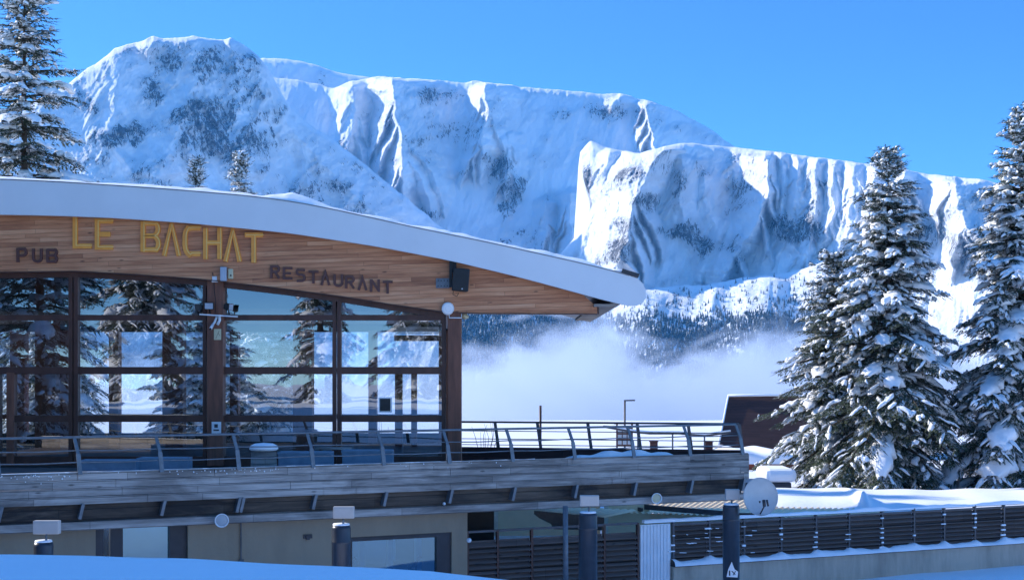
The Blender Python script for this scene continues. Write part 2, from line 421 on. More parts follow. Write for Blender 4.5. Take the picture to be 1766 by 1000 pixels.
def relief(name, label, skyl, bottom, Ytop, slope, crests, seed, px0, px1, nx, nv, rocks=(), rockbase=.12, jag=2.0, rib=28, rim=16, ribf=.03, fine=5.0, shear=.3, vpow=1.0, yaw=None, warp=None):
    px = np.linspace(px0, px1, nx); k = Ytop / F
    sx = np.array([p[0] for p in skyl], float); sy = np.array([p[1] for p in skyl], float)
    skyy = np.interp(px, sx, sy)
    skyy = np.convolve(np.pad(skyy, 2, mode='edge'), np.ones(5) / 5, 'valid')
    skyy = skyy + fbm(px * .06, px * 0, seed + 50, 4) * jag
    v = np.linspace(0, 1, nv) ** vpow
    PX = np.repeat(px[None, :], nv, 0); PY = skyy[None, :] + (bottom - skyy[None, :]) * v[:, None]
    if warp is not None: PX = PX + np.interp(PY, [p[0] for p in warp], [p[1] for p in warp]) * np.exp(-((PX - 995) / 55) ** 2)
    d = PY - skyy[None, :]
    sl = np.interp(px, [p[0] for p in slope], [p[1] for p in slope])[None, :]
    base = d * k / np.tan(np.radians(sl))
    dY = base + (1 - np.exp(-d / 3.0)) * rim
    env = sstep(0, 45, d)
    if yaw: dY = dY + np.interp(px, [p[0] for p in yaw], [p[1] for p in yaw])[None, :]
    env2 = sstep(0, 10, d)
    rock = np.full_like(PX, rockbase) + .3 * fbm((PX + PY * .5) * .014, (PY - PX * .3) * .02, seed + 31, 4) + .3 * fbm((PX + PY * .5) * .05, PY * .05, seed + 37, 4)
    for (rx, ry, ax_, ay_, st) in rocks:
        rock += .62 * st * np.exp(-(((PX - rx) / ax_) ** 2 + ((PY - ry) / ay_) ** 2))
    cfd = crest_field(PX, PY, crests, k, seed)
    rug = np.clip((rock - .06) * 2.0, .22, 1.2) + .45 * np.clip(cfd / 120, 0, 1)
    wx = PX + 14 * fbm(PX * .012, PY * .012, seed + 71, 3)
    rr = ridged((wx + PY * shear) * ribf, PY * ribf * .16, seed, 3) ** 1.5
    dY = dY + rr * rib * 1.5 * env + ridged((wx + PY * shear * .6) * ribf * 3, PY * ribf * .5, seed + 7, 3) ** 1.3 * rib * .55 * env2 * (.35 + .65 * np.clip(rug, 0, 1))
    dY = dY + (fbm(PX * .16, PY * .11, seed + 13, 5, .68) * fine * 1.4 + fbm((PX + PY * .4) * .33, PY * .2, seed + 19, 3, .7) * fine * 1.3 * np.clip(rug, 0, 1) + ridged(PX * .12 + PY * .07, PY * .05, seed + 17, 3) * fine * 1.6) * env2 * rug
    dY = dY + cfd
    Y = Ytop - dY
    X = (PX - 883) * Y / F; Z = H + (HOR - PY) * Y / F
    # steep ground sheds its snow
    gy, gx = np.gradient(dY); rock += .05 * np.clip(np.abs(gx) / (k * (px[1] - px[0])) - 1.2, 0, 2)
    rock -= .25 * (1 - sstep(0, 12, d))
    # the back of the mountain, so that it has its real thickness
    XB = X[0] * 1.0; V = [np.stack([XB, Y[0] + 500, Z[0] - 260], 1), np.stack([XB, Y[0] + 90, Z[0] - 22], 1)]
    V = np.concatenate(V + [np.stack([X.ravel(), Y.ravel(), Z.ravel()], 1)])
    rk = np.concatenate([np.zeros(2 * nx), rock.ravel()])
    Fq = grid_faces(nv + 2, nx)
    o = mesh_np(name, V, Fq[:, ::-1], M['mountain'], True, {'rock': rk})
    tag(o, label, kind='structure')
    return dict(px=px, PX=PX, PY=PY, Y=Y, X=X, Z=Z, d=d)

relief('far_summit', 'pale snowfield summit far behind the main ridge', [(380, 150), (450, 100), (500, 102), (545, 112), (580, 124), (640, 135), (760, 150), (900, 170)],
       300, 5900, [(0, 54)], [], 11, 380, 900, 200, 60, rockbase=.1, rib=18, rim=25, jag=1.5)
A_sky = [(380, 140), (470, 133), (520, 140), (575, 152), (605, 140), (660, 131), (720, 137), (800, 143), (820, 139), (900, 150), (960, 155), (1020, 161), (1070, 162), (1115, 173), (1170, 192), (1220, 220), (1262, 250), (1320, 290), (1400, 330), (1500, 360)]
A_cr = [([(603, 142), (616, 180), (614, 215), (598, 275)], 48, 26, 1.2),
        ([(672, 134), (682, 180), (694, 235), (698, 330)], 40, 95, 3.2),
        
        ([(842, 146), (838, 190), (828, 270)], 34, 60, 2.9),
        ([(872, 225), (872, 320)], 18, 40, 3.0),
        ([(1066, 164), (1050, 182)], 14, 50, 2.0),
        ([(1114, 174), (1122, 215), (1138, 282)], 22, 70, 3.2),
        ([(945, 345), (940, 420)], 22, 20, 3.0),
        ([(986, 330), (984, 380), (975, 500)], 28, 30, 3.4)]
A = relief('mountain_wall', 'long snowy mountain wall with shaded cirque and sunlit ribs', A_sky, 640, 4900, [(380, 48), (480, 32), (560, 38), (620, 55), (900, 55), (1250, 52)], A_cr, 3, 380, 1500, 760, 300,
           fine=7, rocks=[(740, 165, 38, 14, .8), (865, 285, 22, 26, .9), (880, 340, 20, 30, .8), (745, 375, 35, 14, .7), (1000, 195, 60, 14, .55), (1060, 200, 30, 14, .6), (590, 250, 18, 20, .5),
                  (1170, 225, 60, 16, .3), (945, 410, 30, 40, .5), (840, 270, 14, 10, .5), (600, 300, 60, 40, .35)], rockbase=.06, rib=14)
L_sky = [(-400, 330), (-100, 240), (60, 175), (118, 145), (150, 120), (200, 84), (235, 75), (262, 64), (300, 67), (340, 63), (385, 68), (398, 66), (420, 78), (440, 92), (462, 118), (480, 150), (500, 185), (530, 212), (570, 238), (640, 292), (760, 390), (860, 470), (980, 560)]
relief('rocky_peak', 'blue shaded rocky peak on the left with snowy flanks', L_sky, 640, 3900, [(0, 57)],
       [([(396, 68), (402, 110), (420, 170)], 14, 40, 1.6), ([(262, 66), (256, 84)], 22, 50, 2.0), ([(325, 66), (335, 150), (300, 250), (250, 340)], 60, 70, .7),
        ([(440, 98), (480, 190), (560, 290), (700, 420)], 50, 60, .7), ([(210, 90), (200, 180), (160, 300), (120, 380)], 60, 60, .45), ([(390, 120), (430, 230), (420, 330)], 40, 50, .7)],
       23, -400, 980, 800, 300,
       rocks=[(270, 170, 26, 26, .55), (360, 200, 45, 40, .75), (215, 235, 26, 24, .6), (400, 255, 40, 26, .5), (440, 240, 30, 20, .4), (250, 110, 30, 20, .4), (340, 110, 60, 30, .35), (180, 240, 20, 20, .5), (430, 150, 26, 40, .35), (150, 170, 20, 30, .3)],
       rockbase=.2, rib=14, ribf=.016, fine=7, jag=3, shear=-.6, yaw=[(-400, 420), (100, 260), (300, 90), (480, -90), (980, -300)])
B_sky = [(850, 560), (885, 520), (925, 480), (965, 440), (984, 412), (991, 385), (994, 330), (997, 266), (1018, 242), (1045, 254), (1075, 260), (1105, 264), (1140, 254), (1180, 246), (1260, 254), (1340, 262), (1500, 283), (1600, 300), (1690, 309), (1730, 318), (1850, 335), (2200, 470)]
B_cr = [([(1150, 256), (1120, 290), (1092, 350), (1084, 420), (1062, 480)], 78, 42, 2.1),
        ([(1050, 258), (1040, 330), (1010, 400), (985, 470)], 26, 26, 1.2),
        ([(1180, 270), (1168, 340), (1190, 420)], 22, 40, 1.7),
        ([(1085, 262), (1075, 310), (1055, 350)], 24, 24, 1.6), ([(1215, 300), (1232, 400), (1228, 450)], 16, 40, 1.3), ([(1262, 275), (1272, 330)], 12, 30, 1.3),
        ([(1322, 263), (1324, 330), (1300, 390), (1262, 445), (1240, 500)], 50, 22, 1.9),
        ([(1348, 264), (1350, 330), (1348, 430)], 20, 14, 1.5),
        ([(1376, 268), (1374, 340), (1366, 450)], 20, 16, 1.5),
        ([(1408, 272), (1404, 360), (1384, 470)], 24, 18, 1.5),
        ([(1440, 276), (1436, 360), (1420, 430)], 22, 18, 1.5),
        ([(1474, 280), (1468, 380), (1440, 450)], 24, 20, 1.5),
        ([(1510, 285), (1500, 370), (1480, 430)], 24, 20, 1.5),
        ([(1560, 295), (1556, 360), (1545, 420)], 30, 24, 1.9),
        ([(1645, 312), (1652, 360), (1690, 420)], 56, 60, 1.9),
        ([(1730, 320), (1740, 420)], 30, 60, 1.7),
        ([(1258, 380), (1225, 430), (1215, 480)], 26, 40, 1.4)]
B = relief('fluted_ridge', 'nearer snowy ridge with fluted sunlit buttresses', B_sky, 640, 3600, [(0, 54), (1120, 54), (1200, 56), (1400, 50), (2200, 48)], B_cr, 41, 860, 2200, 860, 280,
           rocks=[(1010, 320, 12, 40, .7), (1060, 430, 30, 30, .8), (1075, 390, 22, 20, .6), (1095, 300, 26, 16, .75), (1110, 345, 26, 16, .6), (1170, 330, 12, 30, .6), (1180, 400, 30, 20, .7),
                  (1215, 430, 20, 22, .7), (1265, 430, 24, 26, .6), (1340, 385, 26, 14, .7), (1365, 405, 30, 18, .8), (1400, 385, 20, 20, .6), (1430, 400, 50, 24, .5), (1600, 400, 60, 24, .7), (1680, 350, 30, 22, .7), (1700, 420, 60, 26, .5), (1570, 330, 12, 12, .5)],
           rockbase=.08, rib=14, ribf=.045, fine=8, jag=1.2, rim=22, shear=.2, yaw=[(860, -40), (994, 0), (1085, 120), (1150, 90), (1262, 20), (1322, 120), (1400, 240), (1500, 380), (1600, 460), (1700, 640), (2200, 1000)], warp=[(262, 0), (300, 8), (358, 26), (385, 18), (405, 8), (440, 0)])
D_sky = [(560, 545), (700, 548), (800, 538), (860, 520), (930, 518), (1000, 528), (1050, 520), (1080, 504), (1110, 500), (1170, 492), (1220, 490), (1290, 478), (1330, 474), (1380, 466), (1430, 448), (1490, 470), (1550, 505), (1600, 470), (1645, 436), (1700, 466), (1800, 480), (2200, 560)]
D_cr = [([(1110, 500), (1125, 560), (1150, 640)], 60, 50, .6), ([(1330, 480), (1320, 560), (1290, 640)], 80, 50, .6), ([(1235, 492), (1225, 560)], 40, 40, .6), ([(1420, 455), (1400, 520)], 60, 50, .5),
        ([(930, 522), (950, 700)], 90, 90, .3)]
D = relief('forested_foothills', 'snowy foothills and scree fans under the ridge', D_sky, 800, 3000, [(500, 46), (980, 42), (1100, 28), (1300, 24), (1450, 26), (1560, 34), (1640, 32), (1800, 36)], D_cr, 61, 560, 2200, 760, 220,
           rocks=[(1200, 520, 120, 12, .2), (1130, 530, 40, 20, .2)], rockbase=-.02, rib=9, ribf=.02, fine=4, jag=2.0, rim=8, vpow=.9)

# far-off wood: one mass of small snow-dusted firs on the foothills
def forest():
    rs = np.random.RandomState(5)
    cones_v = []; cones_f = []; sn = []
    b = 0
    PXg, PYg, Xg, Yg, Zg, dg = D['PX'], D['PY'], D['X'], D['Y'], D['Z'], D['d']
    nv, nx = PXg.shape; px = D['px']
    n5 = 6
    ang = np.arange(n5) * 2 * np.pi / n5
    def dens(x, y, d):
        r = 0
        if x < 1010: r = .95 if y < 640 else .0
        if 1000 <= x < 1420:
            top = np.interp(x, [1000, 1060, 1110, 1180, 1250, 1300, 1340, 1420], [540, 548, 530, 552, 530, 510, 515, 500])
            r = .9 if y > top + 26 else (.45 if y > top else .13)
            if 1110 < x < 1330: r *= .55 + .45 * (vnoise(np.array([x * .03]), np.array([y * .05]), 5)[0] > .5)
            if d < 8: r = .1
        if 1420 <= x < 1520: r = .3 if d > 40 else .04
        if x >= 1520:
            r = .95 if y > np.interp(x, [1520, 1640, 1760], [515, 500, 490]) + 8 * math.sin(x * .1) else .08
        return r
    cnt = 0
    for _ in range(42000):
        x = rs.uniform(780, 1800); 
        i = int((x - px[0]) / (px[1] - px[0])); j = rs.randint(1, nv - 1)
        y = PYg[j, i]
        if y > 655 or rs.rand() > dens(x, y, dg[j, i]): continue
        X0 = (x - 883) * Yg[j, i] / F; Y0 = Yg[j, i] + rs.uniform(-6, 6); Z0 = Zg[j, i]
        h = rs.uniform(9, 19) if x < 1010 or y > 545 else rs.uniform(6, 13)
        r = h * rs.uniform(.17, .24)
        tiers = 3
        for t in range(tiers):
            zb = Z0 - 3 + h * (.05 + .27 * t); zt = Z0 - 3 + h * (.55 + .24 * t); rr = r * (1 - .27 * t)
            jit = rs.uniform(.7, 1.25, n5)
            ring = np.stack([X0 + rr * jit * np.cos(ang + t), Y0 + rr * jit * np.sin(ang + t), np.full(n5, zb) + rs.uniform(-.6, .3, n5)], 1)
            cones_v.append(ring); cones_v.append(np.array([[X0, Y0, zt]]))
            for q in range(n5): cones_f.append((b + q, b + (q + 1) % n5, b + n5))
            b += n5 + 1
        cnt += 1
    m = mat('frosted_fir_needles', (.1, .13, .12), .9); n = N(m)
    geo = n.new('ShaderNodeNewGeometry'); sp = n.new('ShaderNodeSeparateXYZ'); n.link(geo.outputs['Normal'], sp.inputs[0])
    nz = n.noise(n.mapping((.25, .25, .25)), 1, 4, .7)
    f = n.ramp(n.math('ADD', n.math('MULTIPLY', sp.outputs[2], .4), nz), [(.62, (0, 0, 0)), (.84, (1, 1, 1))])
    c = n.mix(f, (.035, .05, .045), (.8, .83, .86)); n.link(c, n.b.inputs['Base Color'])
    o = mesh_np('fir_forest', np.concatenate(cones_v), np.array(cones_f), m, False)
    tag(o, 'far wood of frosted firs covering the foothills', kind='stuff')
forest()

# ------------------------------------------------------------------ ground
def ground():
    ys = np.concatenate([np.linspace(-80, -2, 30), np.linspace(-1, 50, 190), np.linspace(51, 130, 90), np.linspace(135, 500, 60), np.geomspace(520, 9500, 40)])
    us = np.concatenate([np.linspace(-1, -.2, 60), np.linspace(-.198, .198, 170), np.linspace(.2, 1, 60)])
    Y = np.repeat(ys[:, None], len(us), 1)
    wdt = 60 + np.abs(Y) * .9
    X = us[None, :] * wdt
    # upper road level where the photographer stands, falling to the courtyard behind the bank
    pxx = 883 + X * F / np.maximum(12.0, 1)
    bank = np.interp(X, [-30, -4.64, -3.06, -2.27, -1.49, -.75, -.17, 3, 20], [4.0, 3.92, 3.885, 3.83, 3.79, 3.765, 3.70, 3.4, 3.2])
    court = .1 + .12 * sstep(4, 12, X)
    court = np.where(Y > np.maximum(27.75 + .449 * (X + 9.9), 34), .8, court)
    z = bank - .18 * sstep(9, -4, -Y * -1) * 0
    t = sstep(12.6, 17.5, Y)
    z = bank * (1 - t) + court * t
    z = z - .12 * (1 - sstep(2, 11, Y)) + .03 * fbm(X * .5, Y * .5, 3, 3) * (1 - sstep(35, 50, Y)) * sstep(2, 6, Y)
    far = sstep(118, 420, Y)
    z = z * (1 - far) + (-130) * far
    z = z + .18 * fbm(X * .06, Y * .06, 9, 3) * sstep(50, 75, Y) * (1 - far)
    z = z + far * 12 * fbm(X * .004, Y * .004, 4, 3)
    z = z + .35 * sstep(96, 118, Y) * (1 - sstep(118, 160, Y))
    V = np.stack([X.ravel(), Y.ravel(), z.ravel()], 1)
    o = mesh_np('snow_ground', V, grid_faces(len(ys), len(us)), M['snow'], True)
    tag(o, 'snow covered ground with a bank in the foreground', kind='structure')
ground()

# ------------------------------------------------------------------ snowy conifers
def needle_mat():
    m = mat('fir_needles', (.03, .055, .03), .8); n = N(m)
    f = n.noise(n.mapping((1.5, 1.5, 1.5)), 1, 3)
    c = n.ramp(f, [(.3, (.018, .034, .02)), (.55, (.035, .06, .03)), (.8, (.09, .095, .04))])
    fz = n.noise(n.mapping((7, 7, 7)), 1, 3, .7)
    c = n.mix(n.ramp(fz, [(.56, (0, 0, 0)), (.66, (.8, .8, .8))]), c, (.6, .62, .66))
    n.link(c, n.b.inputs['Base Color']); return m
M['needle'] = needle_mat()

def conifer_mesh(seed, Ht, Rad, whorl=.34, nb=8, power=.85, snow=1.0, droop=.5, lean=0.0, bare=.03, skirt=0):
    rs = np.random.RandomState(seed)
    tri_v = []; sn_v = []; sn_f = []; sb = [0]
    br = MB()
    def needle_strip(p, d, L, wid):
        """a twig: fans of small needle sprays along p + d*t, hanging a little"""
        n = max(3, int(L / .075)); d = d / (np.linalg.norm(d) + 1e-9)
        side = np.cross(d, [0, 0, 1]); side /= (np.linalg.norm(side) + 1e-9)
        for i in range(n):
            t = (i + rs.uniform(0, .8)) / n
            c = p + d * L * t
            ww = wid * (1.05 - .7 * t)
            for sgn in (-1, 1):
                ax = side * sgn * .85 + d * rs.uniform(.5, 1.0) + np.array([0, 0, rs.uniform(-.75, .25)])
                ax = ax / np.linalg.norm(ax) * ww * rs.uniform(.7, 1.3)
                b2 = d * ww * .42 + np.array([0, 0, rs.uniform(-.25, .25) * ww])
                tri_v.append((c - b2 * .5, c + ax, c + b2 * .5))
        tri_v.append((p + d * L * .8 + side * wid * .25, p + d * (L + wid * .8), p + d * L * .8 - side * wid * .25))
    def mound(pts, wid, hgt):
        """snow lying along a polyline"""
        m = len(pts); k = 6; ring = []
        for i, p in enumerate(pts):
            t = i / (m - 1)
            d = pts[min(i + 1, m - 1)] - pts[max(i - 1, 0)]; d = d / (np.linalg.norm(d) + 1e-9)
            s_ = np.cross(d, [0, 0, 1]); s_ /= (np.linalg.norm(s_) + 1e-9)
            prof = (math.sin(math.pi * min(1, max(0, .08 + .86 * t))) ** .6) * rs.uniform(.72, 1.2)
            ww = wid * prof; hh = hgt * prof
            for q in range(k):
                a = math.pi * q / (k - 1)
                e = rs.uniform(.72, 1.28)
                ring.append(p + s_ * math.cos(a) * ww * e + np.array([0, 0, math.sin(a) * hh * e - .015 - (.25 * ww if q in (0, k - 1) else 0)]))
        for i in range(m - 1):
            for q in range(k - 1):
                sn_f.append((sb[0] + i * k + q, sb[0] + i * k + q + 1, sb[0] + (i + 1) * k + q + 1, sb[0] + (i + 1) * k + q))
            # underside
            sn_f.append((sb[0] + i * k + k - 1, sb[0] + i * k, sb[0] + (i + 1) * k, sb[0] + (i + 1) * k + k - 1))
        sn_v.extend(ring); sb[0] += len(ring)
    z = Ht * bare
    while z < Ht * .985:
        f = z / Ht
        env = Rad * max(0.02, (1 - f)) ** power
        env = min(env, Rad * (.72 + .6 * f)) if f < .25 else env
        nbr = nb if f < .75 else max(4, nb - 1)
        ph = rs.uniform(0, 6.28)
        for b in range(nbr):
            a = ph + 2 * math.pi * b / nbr + rs.uniform(-.25, .25)
            L = env * rs.uniform(.66, 1.2) * (1 + .16 * math.sin(z * 2.1 + seed) * math.sin(a * 2 + z)) + .12
            if rs.rand() < .2: L *= rs.uniform(.45, .75)
            up = (.75 if f > .9 else .32 - .35 * (1 - f)) + rs.uniform(-.08, .08)
            dr = droop * (1.15 - f) * rs.uniform(.75, 1.3)
            dirh = np.array([math.cos(a), math.sin(a), 0]); sd_ = np.array([-math.sin(a), math.cos(a), 0])
            z0 = z + rs.uniform(-.12, .12); ox = lean * z
            def pt(s):
                return np.array([ox, 0, z0]) + dirh * L * s * (1 - .1 * dr * s) + np.array([0, 0, up * L * s - dr * L * .62 * s ** 2 + .12 * dr * L * s ** 5])
            npnt = 6
            pts = [pt(s) for s in np.linspace(0, 1, npnt)]
            if L > .5:
                br.tube([Vector(p) for p in pts[:5]], [.012 + .018 * L * (1 - i / 5) * .7 for i in range(5)], 4, False)
            step = .17 if L > 1.2 else .13
            s = .03 + .05 * rs.rand()
            while s < 1.0:
                p = pt(s)
                dloc = pt(min(1, s + .03)) - pt(max(0, s - .03)); dloc /= np.linalg.norm(dloc)
                tl = min(.26 + .45 * L * (1 - s) ** .8 * (0.5 + s), 1.1) * rs.uniform(.7, 1.2)
                for sgn in (-1, 1):
                    td = dloc * rs.uniform(.55, .9) + sd_ * sgn * rs.uniform(.7, 1.0) + np.array([0, 0, -.28 * droop * rs.uniform(.2, 1.9)])
                    td /= np.linalg.norm(td)
                    needle_strip(p, td, tl, .15)
                    if tl > .45:
                        needle_strip(p + td * tl * .35, (td + dloc * .9 + np.array([0, 0, -.35])) , tl * .5, .13)
                    if rs.rand() < .45 * snow and tl > .2:
                        q0 = p + td * tl * .05; q1 = p + td * tl * rs.uniform(.55, 1.0)
                        lift = np.array([0, 0, .03])
                        for _k in range(2):
                            c0 = q0 + (q1 - q0) * rs.uniform(0, .85) + lift * .6; dd = (q1 - q0) * rs.uniform(.14, .3) + rs.uniform(-.03, .03, 3)
                            mound([c0 - dd * .6, c0 + [0, 0, .02], c0 + dd, c0 + dd * 1.6 - [0, 0, .03]], .04 + .075 * rs.rand(), .04 + .06 * rs.rand())
                s += step / max(L, .3) * rs.uniform(.8, 1.2)
            needle_strip(pts[-2], pts[-1] - pts[-2], np.linalg.norm(pts[-1] - pts[-2]) + .1, .13)
            # pads of snow bending the branch
            if L > .45 and rs.rand() < .86 * snow:
                s0 = rs.uniform(.15, .5); s1 = min(1, s0 + rs.uniform(.35, .6))
                mp = [pt(s) + np.array([0, 0, .05]) + rs.uniform(-.05, .05, 3) for s in np.linspace(s0, s1, 11)]
                mound(mp, (.1 + .11 * L * rs.uniform(.5, 1.2)), .06 + .055 * L * rs.uniform(.6, 1.3))
            if L > 1.3 and rs.rand() < .75 * snow:
                for _ in range(2):
                    s0 = rs.uniform(.3, .9); p = pt(s0); sg = rs.choice([-1, 1])
                    q = p + sd_ * sg * rs.uniform(.25, .5) + np.array([0, 0, -.1])
                    mound([p + dirh * -.1 + [0, 0, .05], (p + q) / 2 + [0, 0, .06], q + dirh * .15, q + dirh * .3 + [0, 0, -.12]], rs.uniform(.12, .26), rs.uniform(.08, .16))
        z += whorl * (.55 + .55 * (1 - f)) * rs.uniform(.75, 1.2) * (1 if Ht > 8 else .75)
    # leader
    top = np.array([lean * Ht, 0, Ht]); needle_strip(top - [0, 0, .7], np.array([.03, 0, 1.]), .75, .06)
    tv = np.array(tri_v).reshape(-1, 3); tf = np.arange(len(tv)).reshape(-1, 3)
    tk = MB(); tk.tube([(lean * Ht * t, 0, Ht * t) for t in (-.02, .15, .4, .7, .97)], [Ht * .015, Ht * .0135, Ht * .0095, Ht * .005, .015], 9, False)
    off = len(tk.v); tk.v += br.v; tk.f += [tuple(i + off for i in f) for f in br.f]; tk.sm += br.sm
    return tk, (tv, tf), (np.array(sn_v), np.array(sn_f))
TREES = {}
def conifer(key, px, py_base, Y, label, name='snowy_fir', group=None, rz=0.0, loc=None, scale=1.0):
    if loc is None: loc = P(px, py_base, Y)
    root = thing(name, label, 'tree', loc, group, rz)
    root.scale = (scale,) * 3
    if key in TREES:
        for o in TREES[key].children:
            c = o.copy(); COL.objects.link(c); c.parent = root
        return root
    tk, (tv, tf), (sv, sf) = conifer_mesh(**SPEC[key])
    me = tk.mesh('trunk'); me.materials.append(M['trunk'])
    o = bpy.data.objects.new('trunk', me); COL.objects.link(o); o.parent = root
    mesh_np('crown', tv, tf, M['needle'], False, parent=root)
    mesh_np('snow_load', sv, sf, M['tree_snow'], True, parent=root)
    TREES[key] = root
    return root
SPEC = {
 'right_main': dict(seed=11, Ht=13.6, Rad=4.4, droop=.95, snow=.55, power=.82, lean=.003, whorl=.42),
 'right_back': dict(seed=12, Ht=10.0, Rad=3.6, droop=.9, snow=.5, power=.75, whorl=.4),
 'right_edge': dict(seed=13, Ht=15.4, Rad=4.6, droop=.95, snow=.68, power=.82, whorl=.44),
 'left_tall': dict(seed=14, Ht=15.0, Rad=3.2, droop=.9, snow=.5, power=.55, whorl=.62, nb=6),
 'small': dict(seed=15, Ht=13.8, Rad=3.0, droop=.5, snow=1.5, power=1.0, nb=6, whorl=.42),
}
YT = 53
conifer('right_main', 1530, 868, YT, 'tall snow laden fir standing centre right behind the louvred fence')
conifer('right_back', 1438, 868, YT + 2, 'shorter dark fir overlapping the left side of the tall fir, beside the brown chalet', rz=1)
conifer('right_edge', 1762, 872, YT - 1, 'heavily snowed fir cut by the right edge of the picture', rz=2, scale=.965)
conifer('left_tall', 55, 0, 62, 'tall open snowy fir rising behind the roof at the far left', loc=(X_(42, 62), 62, .8), rz=.4, scale=1.5)
conifer('small', 340, 0, 60, 'small snowy fir top above the roof, left one of two', loc=(X_(338, 60), 60, Z_(270, 60) - 13.8))
conifer('small', 415, 0, 64, 'small snowy fir top above the roof with a thin spiky leader, right one of two', loc=(X_(415, 62), 62, Z_(260, 62) - 14.6), rz=2, scale=1.06)
conifer('right_edge', 95, 0, 56, 'fir behind the restaurant showing only through the leftmost panes', loc=(X_(95, 56), 56, .8), rz=3, scale=.7)
conifer('right_back', 455, 0, 52, 'fir behind the restaurant showing through the panes right of the broad post', loc=(X_(462, 52), 52, 1.2), rz=3, scale=.75)
# firs beside and behind the photographer: unseen; some show in the panes, some added to shade the bank
refl = [(-17, 17.5, .8, .95, 'left_tall', 1.0), (-20.5, 20.5, .6, 1.0, 'right_edge', 1.2), (-24, 24, .5, 2, 'right_edge', 1.4), (-11.5, 14, .8, 3, 'right_back', .78), (-21.5, 15.5, 1.5, 1, 'right_edge', 1.0),
        (-10, -5, 3.8, 0, 'left_tall', .8), (-21, -12, 3.8, 2, 'right_edge', 1.0), (-27, 2, 3.5, 4, 'right_main', 1.1), (-5.5, -18, 3.8, 2.2, 'right_main', .9)]
lab = ['open fir mirrored in the leftmost window panes', 'unseen broad fir added left of the picture to shade the snow bank', 'unseen fir added off the left end of the restaurant to shade the bank', 'short fir mirrored in the panes left of the broad post', 'fir off to the left of the snow bank',
       'fir behind the photographer, mirrored right of the broad post', 'fir behind the photographer, further left', 'fir at the far left edge of the road', 'fir across the road behind the photographer']
for (x, y, z, rz, k, s), lb in zip(refl, lab):
    conifer(k, 0, 0, 0, lb, group='firs mirrored in the restaurant windows', loc=(x, y, z), rz=rz, scale=s)

# ------------------------------------------------------------------ restaurant
YF, YW, YG, YR = 33.1, 33.45, 33.8, 44.0      # fascia, cladding, glazing and rear wall
bld = thing('restaurant', 'glazed timber restaurant with curved white roof edge and larch cladding', 'building', (-7, 38, .5))
def poly(pts, Y): return [(X_(a, Y), Z_(b, Y)) for a, b in pts]
def interp_curve(pts, xs):
    return [(x, float(np.interp(x, [p[0] for p in pts], [p[1] for p in pts]))) for x in xs]
from itertools import chain
ftop = [(-700, 330), (-400, 312), (-200, 307), (0, 309), (100, 313.5), (200, 320), (300, 327), (430, 338), (500, 347), (560, 358), (630, 373), (700, 389), (850, 419.5), (1000, 453), (1060, 467.5), (1085, 475)]
fbot = [(-700, 392), (-400, 374), (-200, 369), (0, 370), (100, 372), (200, 376), (330, 385), (500, 402), (650, 425), (780, 450), (900, 479), (1000, 506), (1050, 520), (1085, 527)]
xs = sorted(set(list(np.linspace(-700, 1060, 60)) + [1075, 1085]))
def smooth_curve(pts, xs):
    px_ = [p[0] for p in pts]; py_ = [p[1] for p in pts]; out = []
    for x in xs:
        acc = 0; wt = 0
        for dx in (-24, -12, 0, 12, 24):
            xx = min(max(x + dx, px_[0]), px_[-1]); ww = 1
            acc += np.interp(xx, px_, py_) - (xx - x) * ((np.interp(min(x + 24, px_[-1]), px_, py_) - np.interp(max(x - 24, px_[0]), px_, py_)) / (min(x + 24, px_[-1]) - max(x - 24, px_[0]))); wt += ww
        out.append((x, acc / wt))
    return out
T = smooth_curve(ftop, xs); B_ = smooth_curve(fbot, xs)
fas = poly(T, YF) + poly([(1100, 482), (1109, 490), (1114, 501), (1114, 513), (1109, 522), (1099, 527)], YF) + poly(B_[::-1], YF)
mb = MB()
# fascia as quads plus a rounded nose
mb.strip(poly(T, YF), poly(B_, YF), YF, YF + .14)
nose = poly([(1085, T[-1][1]), (1100, 481), (1109, 489), (1114, 500), (1114, 513), (1109, 522), (1099, 527), (1085, B_[-1][1])], YF)
mb.prism(nose, YF, YF + .14)
roof_root = MB()
# roof slab behind the fascia, 15 m deep, underside a little above the fascia's lower edge
Ts = [(x, y + 4) for x, y in T if x <= 1075]; Bs = [(x, y - (8 if x < 900 else 3)) for x, y in B_ if x <= 1075]
slab = MB(); slab.strip(poly(Ts, YF), poly(Bs, YF), YF + .15, YF + 14)
roof = slab.build('roof', M['dark_metal'], bld)
fo = mb.build('fascia', M['fascia'], roof)
# snow on the roof, its front lip catching the sun
rs = np.random.RandomState(3)
xr = np.linspace(-700, 1062, 320); Yrow = np.array([YF + .1, YF + .115, YF + .22, YF + .42, YF + .8, YF + 5, YF + 9, YF + 14.1])
tz = np.interp(xr, [p[0] for p in T], [p[1] for p in T])
Xr = X_(xr, YF); Zr = H + (HOR - tz) * YF / F
hh = .055 + .02 * fbm(xr * .02, xr * 0, 8, 4) + .05 * np.exp(-((xr - 505) / 40) ** 2)
V = []
for j, y in enumerate(Yrow):
    rise = [-.3, .25, .95, 1.9, 2.7, 3.2, 3.4, 0][j]
    V.append(np.stack([Xr, np.full_like(Xr, y) + .02 * fbm(xr * .05, xr * 0 + j, 4, 3), Zr + hh * rise + (.03 * fbm(xr * .03, xr * 0 + y, 6, 3) if j > 2 else 0) - .01], 1))
mesh_np('snow_cover', np.concatenate(V), grid_faces(len(Yrow), len(xr)), M['snow'], True, parent=None).name = 'snow_cover'
so = bpy.data.objects['snow_cover']; so.parent = roof
so.matrix_parent_inverse = (Matrix.Translation(bld.location)).inverted() @ Matrix.Identity(4)
so.matrix_parent_inverse = Matrix.Identity(4)
